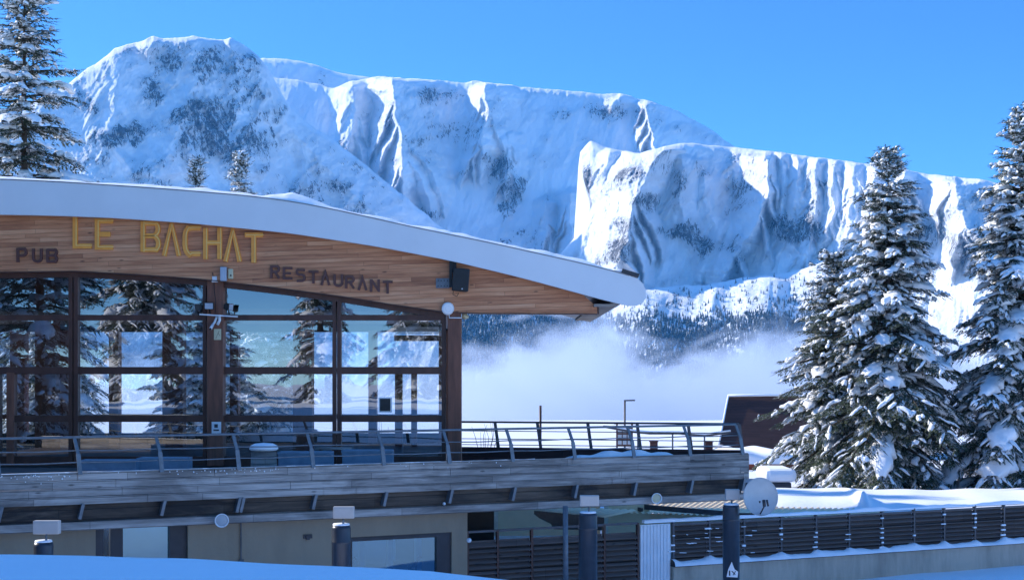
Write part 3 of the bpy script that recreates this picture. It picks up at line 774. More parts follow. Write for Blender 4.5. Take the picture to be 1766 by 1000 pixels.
g = MB(); g.bar(P(1072, 467, YF + .1), P(1101, 476, YF + .1), .3, .09); g.build('gutter', M['dark_metal'], roof)  # dark bar put in for the shaded gap at the roof tip
g = MB()
g.tube([P(1057, 466, YF + .05), P(1075, 468, YF + .05), P(1098, 473.5, YF + .05)], [.03, .045, .03], 8); g.build('snow_lip', M['snow'], roof)
g = MB(); g.strip(poly([(x, y - .9) for x, y in T], YF), poly([(x, y + 1.0) for x, y in T], YF), YF - .012, YF + .09); g.build('edge_trim', simple('grey_edge_trim', (.22, .22, .23), .4), roof)
# larch cladding under the fascia
wb = [(-700, 478), (-300, 472), (0, 469), (130, 467), (240, 473), (350, 481), (470, 495), (580, 509), (680, 525), (765, 537), (830, 540), (1030, 541)]
xs2 = sorted(set(list(np.linspace(-700, 1000, 50)) + [1010, 1030]))
WT = [(x, y - (10 if x < 900 else 4)) for x, y in smooth_curve(fbot, xs2)]
WT = [(x, y) if x < 1005 else (x, 512 + (x - 1010) * .9) for x, y in WT]
WB = interp_curve(wb, xs2)
mb = MB(); mb.strip(poly(WT, YW), poly(WB, YW), YW, YW + .25)
clad = mb.build('cladding', M['cladding'], bld)
mb = MB(); mb.box(X_(1031, YW), X_(1031, YW) + .03, YW - .01, YW + .27, Z_(541.5, YW), Z_(528, YW)); mb.build('end_cap', M['frame'], bld)
mb = MB(); mb.strip(poly([(x, y + 0) for x, y in WB], YW), poly([(x, y + 1.5) for x, y in WB], YW), YW - .03, YW + .26); mb.build('drip_edge', M['frame'], bld)
# soffit end piece under the roof tip
mb = MB(); mb.prism(poly([(1024, 524), (1060, 524.5), (1060, 528), (1024, 529)], YF + .2), YF + .2, YF + 10); mb.build('soffit', M['grey_wood'], bld)
# header under the cladding
hd = [(x, y) for x, y in WB if x <= 765] + [(765, 537)]
mb = MB(); mb.strip(poly(hd, YG), poly([(x, y + 11) for x, y in hd], YG), YG - .12, YG + .08); mb.build('header_beam', M['frame'], bld)
FLO = 3.25
GX0, GX1 = X_(-700, YG), X_(795, YG)
def vpost(pa, pb, ytop, y=YG, d0=-.1, d1=.1, m='frame', z0=FLO, name='mullion'):
    b = MB(); b.box(X_(pa, y), X_(pb, y), y + d0, y + d1, z0, Z_(ytop, y)); return b.build(name, M[m], bld, bevel=.006)
for pa, pb, yt in [(-640, -600, 470), (-420, -402, 470), (-200, -160, 470), (-18, -3, 470), (120, 127, 470), (129, 136.5, 470), (351, 357, 483), (574, 580, 508), (582, 589, 508), (762, 769, 535)]:
    vpost(pa, pb, yt)
vpost(361, 388, 478, d0=-.26, d1=.1, m='post', name='timber_post')
vpost(773, 796, 534, d0=-.3, d1=.2, m='post', name='timber_post')
vpost(-3, 2, 640, d0=-.08); vpost(14, 27, 642, d0=-.12, name='door_frame', m='post')
bays = [(-600, -420), (-402, -200), (-160, -18), (-3, 120), (136.5, 351), (388, 574), (589, 762)]
ri = 0
for a, b in bays:
    for (y0, y1) in ((543, 552.5), (632.5, 645), (716, 727)):
        if (a, b) == (-3, 120) and y0 > 700: a2 = 27
        else: a2 = a
        m_ = MB(); m_.box(X_(a2, YG), X_(b, YG), YG - .09, YG + .07, Z_(y1, YG), Z_(y0, YG)); m_.build('transom', M['frame'], bld, bevel=.005)
    m_ = MB(); m_.box(X_(a, YG), X_(b, YG), YG - .06, YG + .05, FLO, FLO + .22); m_.build('kick_board', M['frame'], bld)
    # panes: one per opening
    rows = [(None, 543), (552.5, 632.5), (645, 716), (727, 800)]
    for y0, y1 in rows:
        if y0 is None:
            hx = [a] + [x for x, _ in WB if a < x < b] + [b]
            top = interp_curve(wb, hx); pl = [(x, y + 10) for x, y in top] + [(b, 543), (a, 543)]
            m_ = MB(); vs = [(X_(x, YG), YG, Z_(y, YG)) for x, y in pl]; m_.add(vs, [tuple(range(len(vs)))])
        else:
            m_ = MB(); m_.add([(X_(a, YG), YG, Z_(y0, YG)), (X_(b, YG), YG, Z_(y0, YG)), (X_(b, YG), YG, Z_(y1, YG)), (X_(a, YG), YG, Z_(y1, YG))], [(0, 1, 2, 3)])
        ri += 1
        me_ = m_.build('window_pane', M['glass'], bld)
        me_.rotation_euler = (0, 0, 0)
# inside: floor, ceiling beam zone, rear wall with its own glazing
RX0, RX1 = X_(-700, YR) + 1, X_(768, YR) + .2
RX1 = X_(789, YR)
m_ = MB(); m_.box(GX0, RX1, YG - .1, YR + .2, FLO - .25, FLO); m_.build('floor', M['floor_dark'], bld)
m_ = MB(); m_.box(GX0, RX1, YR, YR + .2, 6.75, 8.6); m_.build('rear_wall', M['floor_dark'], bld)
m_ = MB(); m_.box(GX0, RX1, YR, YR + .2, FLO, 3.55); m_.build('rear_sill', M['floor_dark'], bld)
m_ = MB(); m_.box(GX0, RX1, YR - .02, YR + .1, Z_(645, YR), Z_(634, YR)); m_.box(GX0, RX1, YR - .02, YR + .1, Z_(722, YR), Z_(714, YR)); m_.build('rear_transom', M['frame'], bld)
for pa, pb in [(-330, -300), (-150, -120), (20, 45), (85, 120), (190, 206), (282, 312), (398, 412), (636, 650), (757, 775)]:
    x0 = X_(pa, YR); x1 = min(X_(pb, YR), RX1 - .01)
    if x1 <= x0: continue
    m_ = MB(); m_.box(x0, x1, YR - .15, YR + .25, FLO, 6.8); m_.build('rear_post', M['post'], bld)
for pa, pb in [(505, 538), (285, 315), (60, 95)]:
    m_ = MB(); m_.box(X_(pa, 40), X_(pb, 40), 40, 40.45, FLO, 8.4); m_.build('inner_column', M['post'], bld)
for pa, pb in [(681, 694), (709, 719)]:
    m_ = MB(); m_.box(X_(pa, 42), X_(pb, 42), 42, 42.12, FLO, Z_(640, 42)); m_.build('lobby_post', M['post'], bld)
m_ = MB(); m_.add([(GX0, YR + .1, 3.5), (RX1, YR + .1, 3.5), (RX1, YR + .1, 6.75), (GX0, YR + .1, 6.75)], [(0, 1, 2, 3)]); m_.build('rear_glazing', M['glass_rear'], bld)
# right side wall: slim frame, glass
m_ = MB(); m_.box(RX1 - .08, RX1, YG + .2, YR, FLO, FLO + .3); m_.box(RX1 - .08, RX1, YG + .2, YR, 6.7, 7.0); m_.build('side_rail', M['frame'], bld)
m_ = MB(); m_.box(RX1 - .03, RX1 - .01, YG + .2, YR, 7.0, 7.6); m_.build('side_wall', M['cladding'], bld)
# inner ceiling
m_ = MB(); m_.box(GX0, RX1 - .1, YG + .3, YR, 7.0, 7.06); m_.build('ceiling', simple('dark_ceiling', (.08, .05, .035), .8), bld)
# blind at the rear glazing
bl = thing('roller_blind', 'white and dark roller blind half lowered inside the rightmost panes', 'blind', P(720, 588, 40))
m_ = MB()
for i in range(4): m_.box(X_(682, 40), X_(757, 40), 40, 40.05, Z_(566 + i * 3.2, 40), Z_(564 + i * 3.2, 40))
m_.build('slats', M['white'], bl)
m_ = MB(); m_.box(X_(680, 40), X_(757, 40), 39.95, 40.02, Z_(588, 40), Z_(578, 40)); m_.build('blind_box', M['frame'], bl)
pic = thing('poster', 'small dark poster with white border on the lower right pane', 'poster', P(664, 710, YG))
m_ = MB(); m_.box(X_(653, YG), X_(676, YG), YG - .02, YG - .008, Z_(711, YG), Z_(685, YG)); m_.build('border', M['white'], pic)
m_ = MB(); m_.box(X_(655.5, YG), X_(673.5, YG), YG - .03, YG - .021, Z_(708.5, YG), Z_(687, YG)); m_.build('print', M['floor_dark'], pic)

# lower storey: rendered wall under the deck
DD = .449                        # plan slope of deck edge, lower wall and fence
def dY(X, off=0): return 27 + DD * (X + 9.9) + off
def pxline(px, off=0):
    k = (px - 883) / F; Y = (27 + off + DD * 9.9) / (1 - DD * k); return Vector((k * Y, Y, 0))
U = Vector((1, DD, 0)).normalized(); Nn = Vector((-U.y, U.x, 0))     # along / away from camera
class Frame2:
    """boxes laid along the deck line: s along, t depth (away from camera)"""
    def __init__(s, off=0): s.o = Vector((-9.9, 27 + off, 0))
    def s_at(s, px):
        k = (px - 883) / F; Y = (s.o.y + DD * (-s.o.x)) / (1 - DD * k); p = Vector((k * Y, Y, 0)); return (p - s.o).dot(U)
    def Yat(s, px):
        k = (px - 883) / F; return (s.o.y + DD * (-s.o.x)) / (1 - DD * k)
    def pt(s, a, t, z): return s.o + U * a + Nn * t + Vector((0, 0, z))
    def box(s, mb, a0, a1, t0, t1, z0, z1):
        vs = [s.pt(a, t, z) for z in (z0, z1) for t in (t0, t1) for a in (a0, a1)]
        return mb.add(vs, [(0, 2, 3, 1), (4, 5, 7, 6), (0, 1, 5, 4), (2, 6, 7, 3), (0, 4, 6, 2), (1, 3, 7, 5)])
D0 = Frame2(0); W0 = Frame2(.35)
sE = D0.s_at(1290)
wl = MB()
s0 = W0.s_at(-500); sA, sB = W0.s_at(165), W0.s_at(324); sC, sD = W0.s_at(603), W0.s_at(779); sW = W0.s_at(806)
yb = W0.Yat(690)
zt1 = Z_(921, W0.Yat(700)); zt0 = Z_(905, W0.Yat(245))
W0.box(wl, s0, sA, 0, .3, 0, 2.5)
W0.box(wl, sA, sB, 0, .3, zt0 + .1, 2.5)
W0.box(wl, sB, sC, 0, .3, 0, 2.5); W0.box(wl, sC, sD, 0, .3, zt1, 2.5); W0.box(wl, sD, sW, 0, .3, 0, 2.5)
W0.box(wl, sW - .3, sW, .3, 4, 0, 2.5)
wl.build('lower_wall', M['render_wall'], bld)
# lower window (right)
wn = MB(); W0.box(wn, sD - .34, sD, .05, .2, .2, zt1); W0.box(wn, sC, sD - .34, .05, .2, zt1 - .04, zt1); wn_o = wn.build('window', M['dark_metal'], bld)
g = MB(); g.add([W0.pt(sC, .12, .3), W0.pt(sD - .34, .12, .3), W0.pt(sD - .34, .12, zt1 - .04), W0.pt(sC, .12, zt1 - .04)], [(0, 1, 2, 3)]); g.build('pane', M['glass_low'], wn_o)
k = MB(); W0.box(k, sC - .05, sD - .3, .03, .1, zt1 - .1, zt1 - .04); W0.box(k, sC + .0, sC + .07, .03, .1, .25, zt1 - .1); k.build('frame', M['dark_metal'], wn_o)
k = MB(); W0.box(k, W0.s_at(414), W0.s_at(414) + .03, -.04, -.005, .9, 2.45); W0.box(k, W0.s_at(414) - .04, W0.s_at(414) + .07, -.06, -.005, 1.5, 1.6); k.build('conduit', simple('grey_conduit', (.12, .11, .1), .6), bld)
k = MB(); W0.box(k, W0.s_at(523), W0.s_at(538), -.03, .005, Z_(927, 29.9), Z_(920, 29.9)); W0.box(k, W0.s_at(527), W0.s_at(533), -.06, -.03, Z_(929, 29.9), Z_(922, 29.9)); k.build('vent', M['dark_metal'], bld)
# lower door recess (left) with a pale pane inside
dr = MB(); W0.box(dr, sA, sA + .16, .02, .2, .2, zt0 - .05); W0.box(dr, sA + .3, sA + .55, .1, .3, .2, zt0 + .1); W0.box(dr, sB - .36, sB, .1, .3, .2, zt0 + .1); W0.box(dr, sA, sB, .1, .3, zt0 - .06, zt0 + .1)
door = dr.build('entrance', M['dark_metal'], bld)
g = MB(); g.add([W0.pt(sA + .55, .2, .3), W0.pt(sB - .36, .2, .3), W0.pt(sB - .36, .2, zt0), W0.pt(sA + .55, .2, zt0)], [(0, 1, 2, 3)]); g.build('pane', M['glass_low'], door)
for i, px_ in enumerate((640, 690, 740)):
    c = MB(); W0.box(c, W0.s_at(px_), W0.s_at(px_) + .12, .8, .95, 0, 2.4); c.build('inner_post', M['grey_box'], bld)

for px_ in (628, 742):
    hr = thing('stair_rail', 'dark slanted handrail behind the lower window, ' + ('near its left edge' if px_ < 700 else 'near its right edge'), 'handrail', W0.pt(W0.s_at(px_), .6, .2))
    k = MB(); a = W0.s_at(px_)
    zt_ = Z_(962 if px_ < 700 else 966, 30.8); k.bar(W0.pt(a - .45, .6, zt_ - .5), W0.pt(a, .6, zt_), .05, .06); k.build('rail', M['dark_metal'], hr)
    k = MB(); k.bar(W0.pt(a - .12, .6, .3), W0.pt(a - .12, .6, zt_ - .15), .05, .05); k.build('post', M['dark_metal'], hr)
# ------------------------------------------------------------------ terrace deck
deck = thing('terrace', 'timber terrace with weathered grey board edge running across the picture', 'terrace', (-2, 31, 0))
ZT = 3.54; sL = D0.s_at(-500)
rs = random.Random(4)
for r_ in range(4):
    z1 = ZT - r_ * .16; z0 = z1 - .152
    b = MB(); a = sL
    while a < sE:
        a2 = min(sE, a + rs.uniform(2.6, 4.4))
        j = rs.uniform(0, .012)
        D0.box(b, a, a2 - .006, -.02 - j, .03, z0, z1 - (.0 if r_ else .0)); a = a2
    b.build('edge_board', M['grey_wood'], deck, bevel=.006)
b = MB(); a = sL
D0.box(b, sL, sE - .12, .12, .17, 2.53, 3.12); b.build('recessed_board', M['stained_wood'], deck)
b = MB(); D0.box(b, sL, sE - .1, .05, .12, 2.385, 2.56); b.build('bottom_board', M['grey_wood'], deck, bevel=.006)
# deck surface: wedge between the front edge, the building and the rear edge
tipf = D0.pt(sE, 0, 0); 
surf = MB()
pA = D0.pt(sL, .18, 0); pB = D0.pt(sE - .02, .18, 0); pC = Vector((X_(1283, 34.6), 34.6, 0)); pD = Vector((X_(795, 36.2), 36.2, 0)); pE = Vector((pA.x, 36.2, 0))
pl = [pA, pB, pC, pD, pE]
surf.add([Vector((p.x, p.y, 3.05)) for p in pl] + [Vector((p.x, p.y, 3.2)) for p in pl], [(4, 3, 2, 1, 0), (5, 6, 7, 8, 9)] + [(i, (i + 1) % 5, (i + 1) % 5 + 5, i + 5) for i in range(5)])
surf.build('deck_floor', M['deckfloor'], deck)
b = MB(); q0 = Vector((X_(797, 35.7), 35.7, 0)); q1 = Vector((X_(1283, 34.3), 34.3, 0))
b.bar(q0 + Vector((0, 0, 3.38)), q1 + Vector((0, 0, 3.38)), .06, .42); b.build('rear_edge_board', M['mansard'], deck)
b = MB(); b.bar(tipf + Vector((0, 0, 3.2)), q1 + Vector((.03, 0, 3.2)), .05, .62); b.build('end_board', M['grey_wood'], deck)
# snow lying on the deck's prow and ridge of frost on the top board
xs_ = np.linspace(0, 1, 60)
sn = MB(); a0, a1 = D0.s_at(1000), D0.s_at(1180)
rows = []
for t in (0.1, .3, .55, .8, 1.0):
    for q in xs_:
        p = D0.pt(a0 + (a1 - a0) * q, t, 0); hgt = .28 + .17 * math.sin(math.pi * q) ** .7 * math.sin(math.pi * min(1, t + .12)) + .03 * math.sin(q * 23)
        rows.append((p.x, p.y, 3.2 + hgt * (1 if .1 < t < 1 else .3)))
so2 = mesh_np('snow_drift', np.array(rows), grid_faces(5, 60), M['snow'], True); tag(so2, 'blue shaded snow drift lying on the terrace behind the railing', 'snow drift')
fr = MB()
for i in range(240):
    a = rs.uniform(sL + 6, sE - 6); L_ = rs.uniform(.04, .3)
    fr.bar(D0.pt(a, .0, ZT + .004), D0.pt(a + L_, .0, ZT + .004), .04, .012)
D0.box(fr, sL, D0.s_at(760), -.01, .025, ZT, ZT + .012)
fr.build('frost', M['snow'], deck)
fl = MB()
for i in range(90):
    a = rs.choice((rs.uniform(D0.s_at(0), D0.s_at(130)), rs.uniform(D0.s_at(330), D0.s_at(480)), rs.uniform(D0.s_at(0), D0.s_at(900)))); z = ZT - abs(rs.gauss(.0, .05)) - .02; r_ = rs.uniform(.006, .02)
    fl.lathe([(0, -r_), (r_, 0), (0, r_)], D0.pt(a, -.04, z), (0, 0, 1), 5)
fl.build('snow_crumbs', M['snow'], deck)['kind'] = 'stuff'

# front railing
rail = thing('terrace_railing', 'curved steel railing along the front edge of the terrace', 'railing', (-2, 31, 3.2))
pxs = [-240, -130, 0 - 5, 135, 276, 409, 537, 659, 772, 881, 988, 1090, 1187, 1277]
for i, px_ in enumerate(pxs):
    s = D0.s_at(px_)
    b = MB()
    pts = [D0.pt(s + .09, -.06, 2.62), D0.pt(s + .05, -.06, 2.98), D0.pt(s + .03, -.06, 3.5), D0.pt(s + .0, .0, 3.9), D0.pt(s - .06, .12, 4.22)]
    for p, q, ww in zip(pts[2:-1], pts[3:], (.085, .065)):
        b.bar(p, q, .03, ww, up=U)
    b.bar(D0.pt(s, -.05, 3.1), D0.pt(s, -.05, 3.5), .02, .07, up=U) if False else None
    b.build('post', M['steel'], rail)
    for sg in ((-.04, .04) if i == 5 else (0,)):
        b = MB(); b.bar(D0.pt(s + .02 + sg, .02, 2.62), D0.pt(s + .09 + sg, .02, 2.92), .2, .06, up=U); b.build('bracket', M['steel'], rail)
def railrun(parent, pts, r, name, m='steel'):
    b = MB(); b.tube(pts, r, 8); return b.build(name, M[m], parent)
S = [D0.s_at(p) for p in pxs]
railrun(rail, [D0.pt(s - .06, .12, 4.23 + (.0)) for s in S], .026, 'handrail')
for zz, off in ((3.97, .05), (3.74, .0)):
    pts = []
    for i in range(len(S) - 1):
        for t in (0, .5): pts.append(D0.pt(S[i] * (1 - t) + S[i + 1] * t - .02, off, zz - (.015 if t else 0)))
    pts.append(D0.pt(S[-1], off, zz)); railrun(rail, pts, .013, 'wire')
# rear railing
rail2 = thing('rear_railing', 'dark railing along the far edge of the terrace, seen against the fog', 'railing', q0 + Vector((2, 0, 3.2)))
rp = [(797, 35.7), (857, 35.55), (930, 35.35), (1017, 35.1), (1102, 34.85), (1190, 34.6), (1278, 34.3)]
tops = []
for px_, Y in rp:
    p = Vector((X_(px_, Y), Y, 0)); tops.append(p)
    if px_ == 797: continue
    b = MB(); b.bar(p + Vector((.05, 0, 3.5)), p + Vector((-.05, -.02, 4.22)), .03, .08, up=(1, 0, 0)); b.build('post', M['darkrail'], rail2)
railrun(rail2, [p + Vector((-.05, 0, 4.23)) for p in tops], .026, 'handrail', 'darkrail')
for zz in (4.0, 3.8, 3.65): railrun(rail2, [p + Vector((0, 0, zz)) for p in tops], .011, 'wire', 'darkrail')

# things on the terrace
def crate(px0, px1, py0, Y, label, name='planter_box', m='blue_planter'):
    x0, x1 = X_(px0, Y), X_(px1, Y); zt = Z_(py0, Y)
    o = thing(name, label, 'planter', ((x0 + x1) / 2, Y, 3.2))
    b = MB(); b.box(x0, x1, Y, Y + .03, 3.2, zt); b.box(x0, x1, Y + .37, Y + .4, 3.2, zt); b.box(x0, x0 + .03, Y + .03, Y + .37, 3.2, zt); b.box(x1 - .03, x1, Y + .03, Y + .37, 3.2, zt); b.box(x0 + .03, x1 - .03, Y + .03, Y + .37, 3.22, 3.26)
    b.build('box', M[m], o, bevel=.008)
    b = MB(); b.box(x0 + .03, x1 - .03, Y + .03, Y + .37, zt - .06, zt - .02); b.build('soil', M['snow'], o)
    b = MB(); b.box(x0 - .015, x1 + .015, Y - .015, Y - .001, zt - .05, zt); b.build('rim', M[m], o)
crate(138, 235, 793, 30.6, 'long blue grey planter on the terrace, leftmost of four')
crate(237, 325, 789, 30.9, 'blue grey planter on the terrace just left of the broad post')
crate(480, 572, 779, 31.6, 'blue grey planter right of the snow topped barrel')
crate(590, 677, 776, 32.2, 'blue grey planter under the panes with the poster')
Yb = 30.6
br_ = thing('log_stool', 'upright log barrel with a cap of snow beside the broad post', 'barrel', (X_(455, Yb), Yb, 3.2))
b = MB(); b.lathe([(0, 0), (.26, 0), (.29, .25), (.27, .6), (.0, .6)], (X_(455, Yb), Yb, 3.2), n=20); b.build('log', M['grey_wood'], br_)
b = MB(); b.lathe([(.28, .6), (.32, .63), (.3, .7), (.2, .75), (0, .77)], (X_(455, Yb), Yb, 3.2), n=20); b.build('snow_cap', M['snow'], br_)
bn = thing('terrace_bench', 'low bench with a snow dusted top behind the middle railing posts', 'bench', (X_(575, 32.6), 32.6, 3.2))
b = MB(); b.box(X_(545, 32.6), X_(604, 32.6), 32.6, 32.95, 3.7, 3.74); b.build('seat', M['grey_wood'], bn)
for px_ in (550, 599):
    b = MB(); b.box(X_(px_, 32.6), X_(px_, 32.6) + .05, 32.65, 32.9, 3.2, 3.7); b.build('leg', M['grey_wood'], bn)

# ------------------------------------------------------------------ signs
def stroke(mb, pts, wd, y, dep):
    """flat-ended thick polyline in x/z, mitred"""
    n = len(pts); pts = [Vector((p[0], 0, p[1])) for p in pts]
    Lf = []; Rt = []
    for i in range(n):
        d1 = (pts[i] - pts[i - 1]).normalized() if i else (pts[1] - pts[0]).normalized()
        d2 = (pts[i + 1] - pts[i]).normalized() if i < n - 1 else d1
        n1 = Vector((-d1.z, 0, d1.x)); n2 = Vector((-d2.z, 0, d2.x)); m = (n1 + n2)
        m = m.normalized(); sc_ = 1 / max(.35, m.dot(n1))
        Lf.append(pts[i] + m * wd / 2 * sc_); Rt.append(pts[i] - m * wd / 2 * sc_)
    vs = [(p.x, y, p.z) for p in Lf] + [(p.x, y, p.z) for p in Rt] + [(p.x, y + dep, p.z) for p in Lf] + [(p.x, y + dep, p.z) for p in Rt]
    fs = []
    for i in range(n - 1):
        fs += [(i, i + 1, n + i + 1, n + i), (2 * n + i, 3 * n + i, 3 * n + i + 1, 2 * n + i + 1), (i, 2 * n + i, 2 * n + i + 1, i + 1), (n + i, n + i + 1, 3 * n + i + 1, 3 * n + i)]
    fs += [(0, n, 3 * n, 2 * n), (n - 1, 3 * n - 1, 4 * n - 1, 2 * n - 1)]
    mb.add(vs, fs)
def arc(cx, cz, rx, rz, a0, a1, n=6):
    return [(cx + rx * math.cos(R(a0 + (a1 - a0) * i / n)), cz + rz * math.sin(R(a0 + (a1 - a0) * i / n))) for i in range(n + 1)]
# glyph strokes in a unit box (w=1, h=1), stroke centre lines
G = {
 'L': [[(.1, 1), (.1, .06), (.95, .06)]],
 'E': [[(.92, .94), (.1, .94), (.1, .06), (.92, .06)], [(.1, .5), (.78, .5)]],
 'A': [[(.08, 0), (.5, 1.0), (.92, 0)]],
 'H': [[(.1, 1), (.1, 0)], [(.9, 1), (.9, 0)], [(.1, .5), (.9, .5)]],
 'T': [[(.0, .94), (1, .94)], [(.5, .94), (.5, 0)]],
 'B': [[(.1, 0), (.1, 1)], [(.1, .94), (.55, .94)] + arc(.6, .73, .3, .21, 80, -80) + [(.1, .52)], [(.1, .52), (.6, .52)] + arc(.62, .29, .3, .23, 80, -80) + [(.1, .06)]],
 'C': [[(.95, .94), (.5, .94)] + arc(.45, .6, .37, .34, 95, 178) + arc(.45, .4, .37, .34, 182, 265) + [(.5, .06), (.95, .06)]],
 'P': [[(.12, 0), (.12, 1)], [(.12, .93), (.55, .93)] + arc(.56, .68, .32, .25, 80, -80) + [(.12, .43)]],
 'U': [[(.12, 1), (.12, .3)] + arc(.5, .32, .38, .25, 188, 352) + [(.88, .3), (.88, 1)]],
 'R': [[(.12, 0), (.12, 1)], [(.12, .93), (.55, .93)] + arc(.56, .7, .3, .23, 80, -80) + [(.12, .47)], [(.5, .45), (.9, 0)]],
 'S': [[(.9, .93), (.4, .93)] + arc(.38, .73, .26, .2, 100, 260) + [(.6, .53)] + arc(.62, .3, .26, .23, 80, -80) + [(.1, .07)]],
 'N': [[(.12, 0), (.12, 1)], [(.14, .9), (.86, .1)], [(.88, 0), (.88, 1)]],
}
def letters(root, specs, wd, m, Y, dep=.05, line=None):
    """specs: (char, px left, px right, py top, py bottom)"""
    for ch, a, b, t, bo in specs:
        x0, x1, z1, z0 = X_(a, Y), X_(b, Y), Z_(t, Y), Z_(bo, Y)
        mb = MB(); ii = 0
        for st in G[ch]:
            pts = [(x0 + wd * .4 + (x1 - x0 - wd * .8) * (u - .1) / .8 if ch not in 'T' else x0 + (x1 - x0) * u, z0 + (z1 - z0) * v - (wd * .35 * (1 if v > .9 else (-1 if v < .07 and ch in 'LEBC' else 0)))) for u, v in st]
            stroke(mb, pts, wd, Y - .004 * ii, dep); ii += 1
        o = mb.build('letter', M[m], root)
        if line:
            ml = MB()
            for st in G[ch]:
                pts = [(x0 + wd * .4 + (x1 - x0 - wd * .8) * (u - .1) / .8 if ch not in 'T' else x0 + (x1 - x0) * u, z0 + (z1 - z0) * v - (wd * .35 * (1 if v > .9 else (-1 if v < .07 and ch in 'LEBC' else 0)))) for u, v in st]
                # thin bright line along the right / inner edge
                pts = [(p + wd * (.28 if ch not in 'A' else .18), q + (wd * .12 if ch in 'LEC' else 0)) for p, q in pts]
                if len(pts) > 2 or ch in 'HTBAL': stroke(ml, pts, wd * .14, Y - .022, .012)
            ml.build('inlay_line', M[line], o)
YL = YW - .06
sg = thing('name_sign', 'large yellow letters LE BACHAT on the cladding, tops under the roof edge', 'sign', P(290, 440, YL))
letters(sg, [('L', 126, 159, 368, 431), ('E', 164, 197, 375, 433), ('B', 243, 276, 379, 437), ('A', 280, 311, 383, 441), ('C', 316, 347, 387, 444), ('H', 351, 382, 390, 447), ('A', 386, 416, 394, 451), ('T', 422, 453, 399, 453)], .115, 'gold', YL, .055, 'gold_light')
sg = thing('pub_sign', 'small dark brown letters PUB at the left end of the cladding', 'sign', P(64, 452, YL))
letters(sg, [('P', 28, 47, 426, 452), ('U', 55, 73, 427, 453), ('B', 80, 99, 428, 454)], .062, 'letter_brown', YL, .05)
sg = thing('restaurant_sign', 'dark brown letters RESTAURANT sloping down along the cladding', 'sign', P(570, 490, YL))
word = 'RESTAURANT'
px_l = [466, 488, 510, 532, 553, 575, 595, 617, 638, 660]
letters(sg, [(c, p, p + (17 if c != 'A' else 16), 456.5 + (p - 466) * .138, 480 + (p - 466) * .135) for c, p in zip(word, px_l)], .056, 'letter_brown', YL, .05)

# ------------------------------------------------------------------ fittings on the facade
sp = thing('loudspeaker', 'black loudspeaker hung from a dark bracket under the roof near its tip', 'loudspeaker', P(795, 503, YW - .3))
b = MB(); c = P(795, 483, YW - .3); w2, h2 = .2, .27
vs = []
for yy, ws in ((-.16, 1.0), (.16, .72)):
    for sx_, sz_ in ((-1, -1), (1, -1), (1, 1), (-1, 1)):
        vs.append(c + Vector((sx_ * w2 * ws + sz_ * .02, yy, sz_ * h2 + .015 * sx_ * -1)))
b.add(vs, [(0, 1, 2, 3), (7, 6, 5, 4), (0, 4, 5, 1), (1, 5, 6, 2), (2, 6, 7, 3), (3, 7, 4, 0)]); b.build('cabinet', M['black'], sp, bevel=.02)
b = MB(); b.lathe([(0, -.006), (.016, -.004), (.016, 0)], P(797, 498, YW - .47), (0, 1, 0), 10); b.build('badge', M['white'], sp)
b = MB(); b.box(X_(775, YW - .1), X_(780, YW - .1), YW - .18, YW - .03, Z_(496, YW), Z_(448, YW)); b.box(X_(780, YW - .1), X_(787, YW - .1), YW - .14, YW - .03, Z_(470, YW), Z_(449, YW)); b.build('bracket', M['black'], sp)
b = MB(); b.tube([P(782, 500, YW - .1), P(781, 508, YW - .12), P(788, 511, YW - .12), P(791, 505, YW - .1)], .008, 6); b.build('cable', M['black'], sp)
pt_ = thing('mounting_plate', 'small galvanised plate with bolt holes left of the loudspeaker', 'plate', P(763, 489, YW))
b = MB(); b.box(X_(752, YW), X_(775, YW), YW - .03, YW - .003, Z_(497, YW), Z_(480, YW)); b.build('plate', M['steel'], pt_)
b = MB()
for i in range(4):
    for j in range(2): b.lathe([(0, -.008), (.014, -.006), (.014, 0)], P(755.5 + i * 5.3, 484 + j * 9, YW - .03), (0, 1, 0), 8)
b.build('bolt', M['dark_metal'], pt_)
ap = thing('round_antenna', 'white disc antenna on a white bar at the corner post', 'antenna', P(772, 545, YG - .4))
b = MB(); b.lathe([(0, -.05), (.1, -.045), (.15, -.01), (.155, .03), (.1, .05), (0, .05)], P(772, 532, YG - .4), (.35, -1, -.15), 24); b.build('disc', M['white'], ap)
b = MB(); b.lathe([(0, -.004), (.07, -.003), (.075, 0)], P(772, 532, YG - .4) + Vector((.35, -1, -.15)).normalized() * -.05 * -1 * 1.05, (.35, -1, -.15), 20); b.build('cap', M['grey_box'], ap)
b = MB(); b.tube([P(774, 538, YG - .36), P(775, 548, YG - .34), P(796, 548, YG - .34), P(796, 541, YG - .34)], .014, 8); b.build('arm', M['white'], ap)
cl_ = thing('corner_lamp', 'small cream wall lamp on the right side of the corner post', 'lamp', P(800, 550, YG))
b = MB(); b.lathe([(0, 0), (.06, .0), (.09, .08), (.085, .12), (0, .12)], P(798, 548, YG + .02), (.6, -.3, .5), 16); b.build('shade', M['cream'], cl_)
def wallbox(name, label, cat, a, b, t, bo, Y, dep, m, extra=None):
    o = thing(name, label, cat, P((a + b) / 2, bo, Y))
    k = MB(); k.box(X_(a, Y), X_(b, Y), Y - dep, Y, Z_(bo, Y), Z_(t, Y)); k.build('housing', M[m], o, bevel=.012)
    k = MB(); k.box(X_(a + 1.2, Y), X_(b - 1.2, Y), Y - dep - .006, Y - dep + .004, Z_(bo - 1.5, Y), Z_(t + 1.5, Y)); k.build('cover', M[m], o)
    if extra: extra(o)
    return o
YP = YG - .27
wallbox('alarm_box', 'tall grey alarm box at the top of the broad post', 'box', 381.5, 392, 461, 485, YW - .01, .14, 'grey_box')
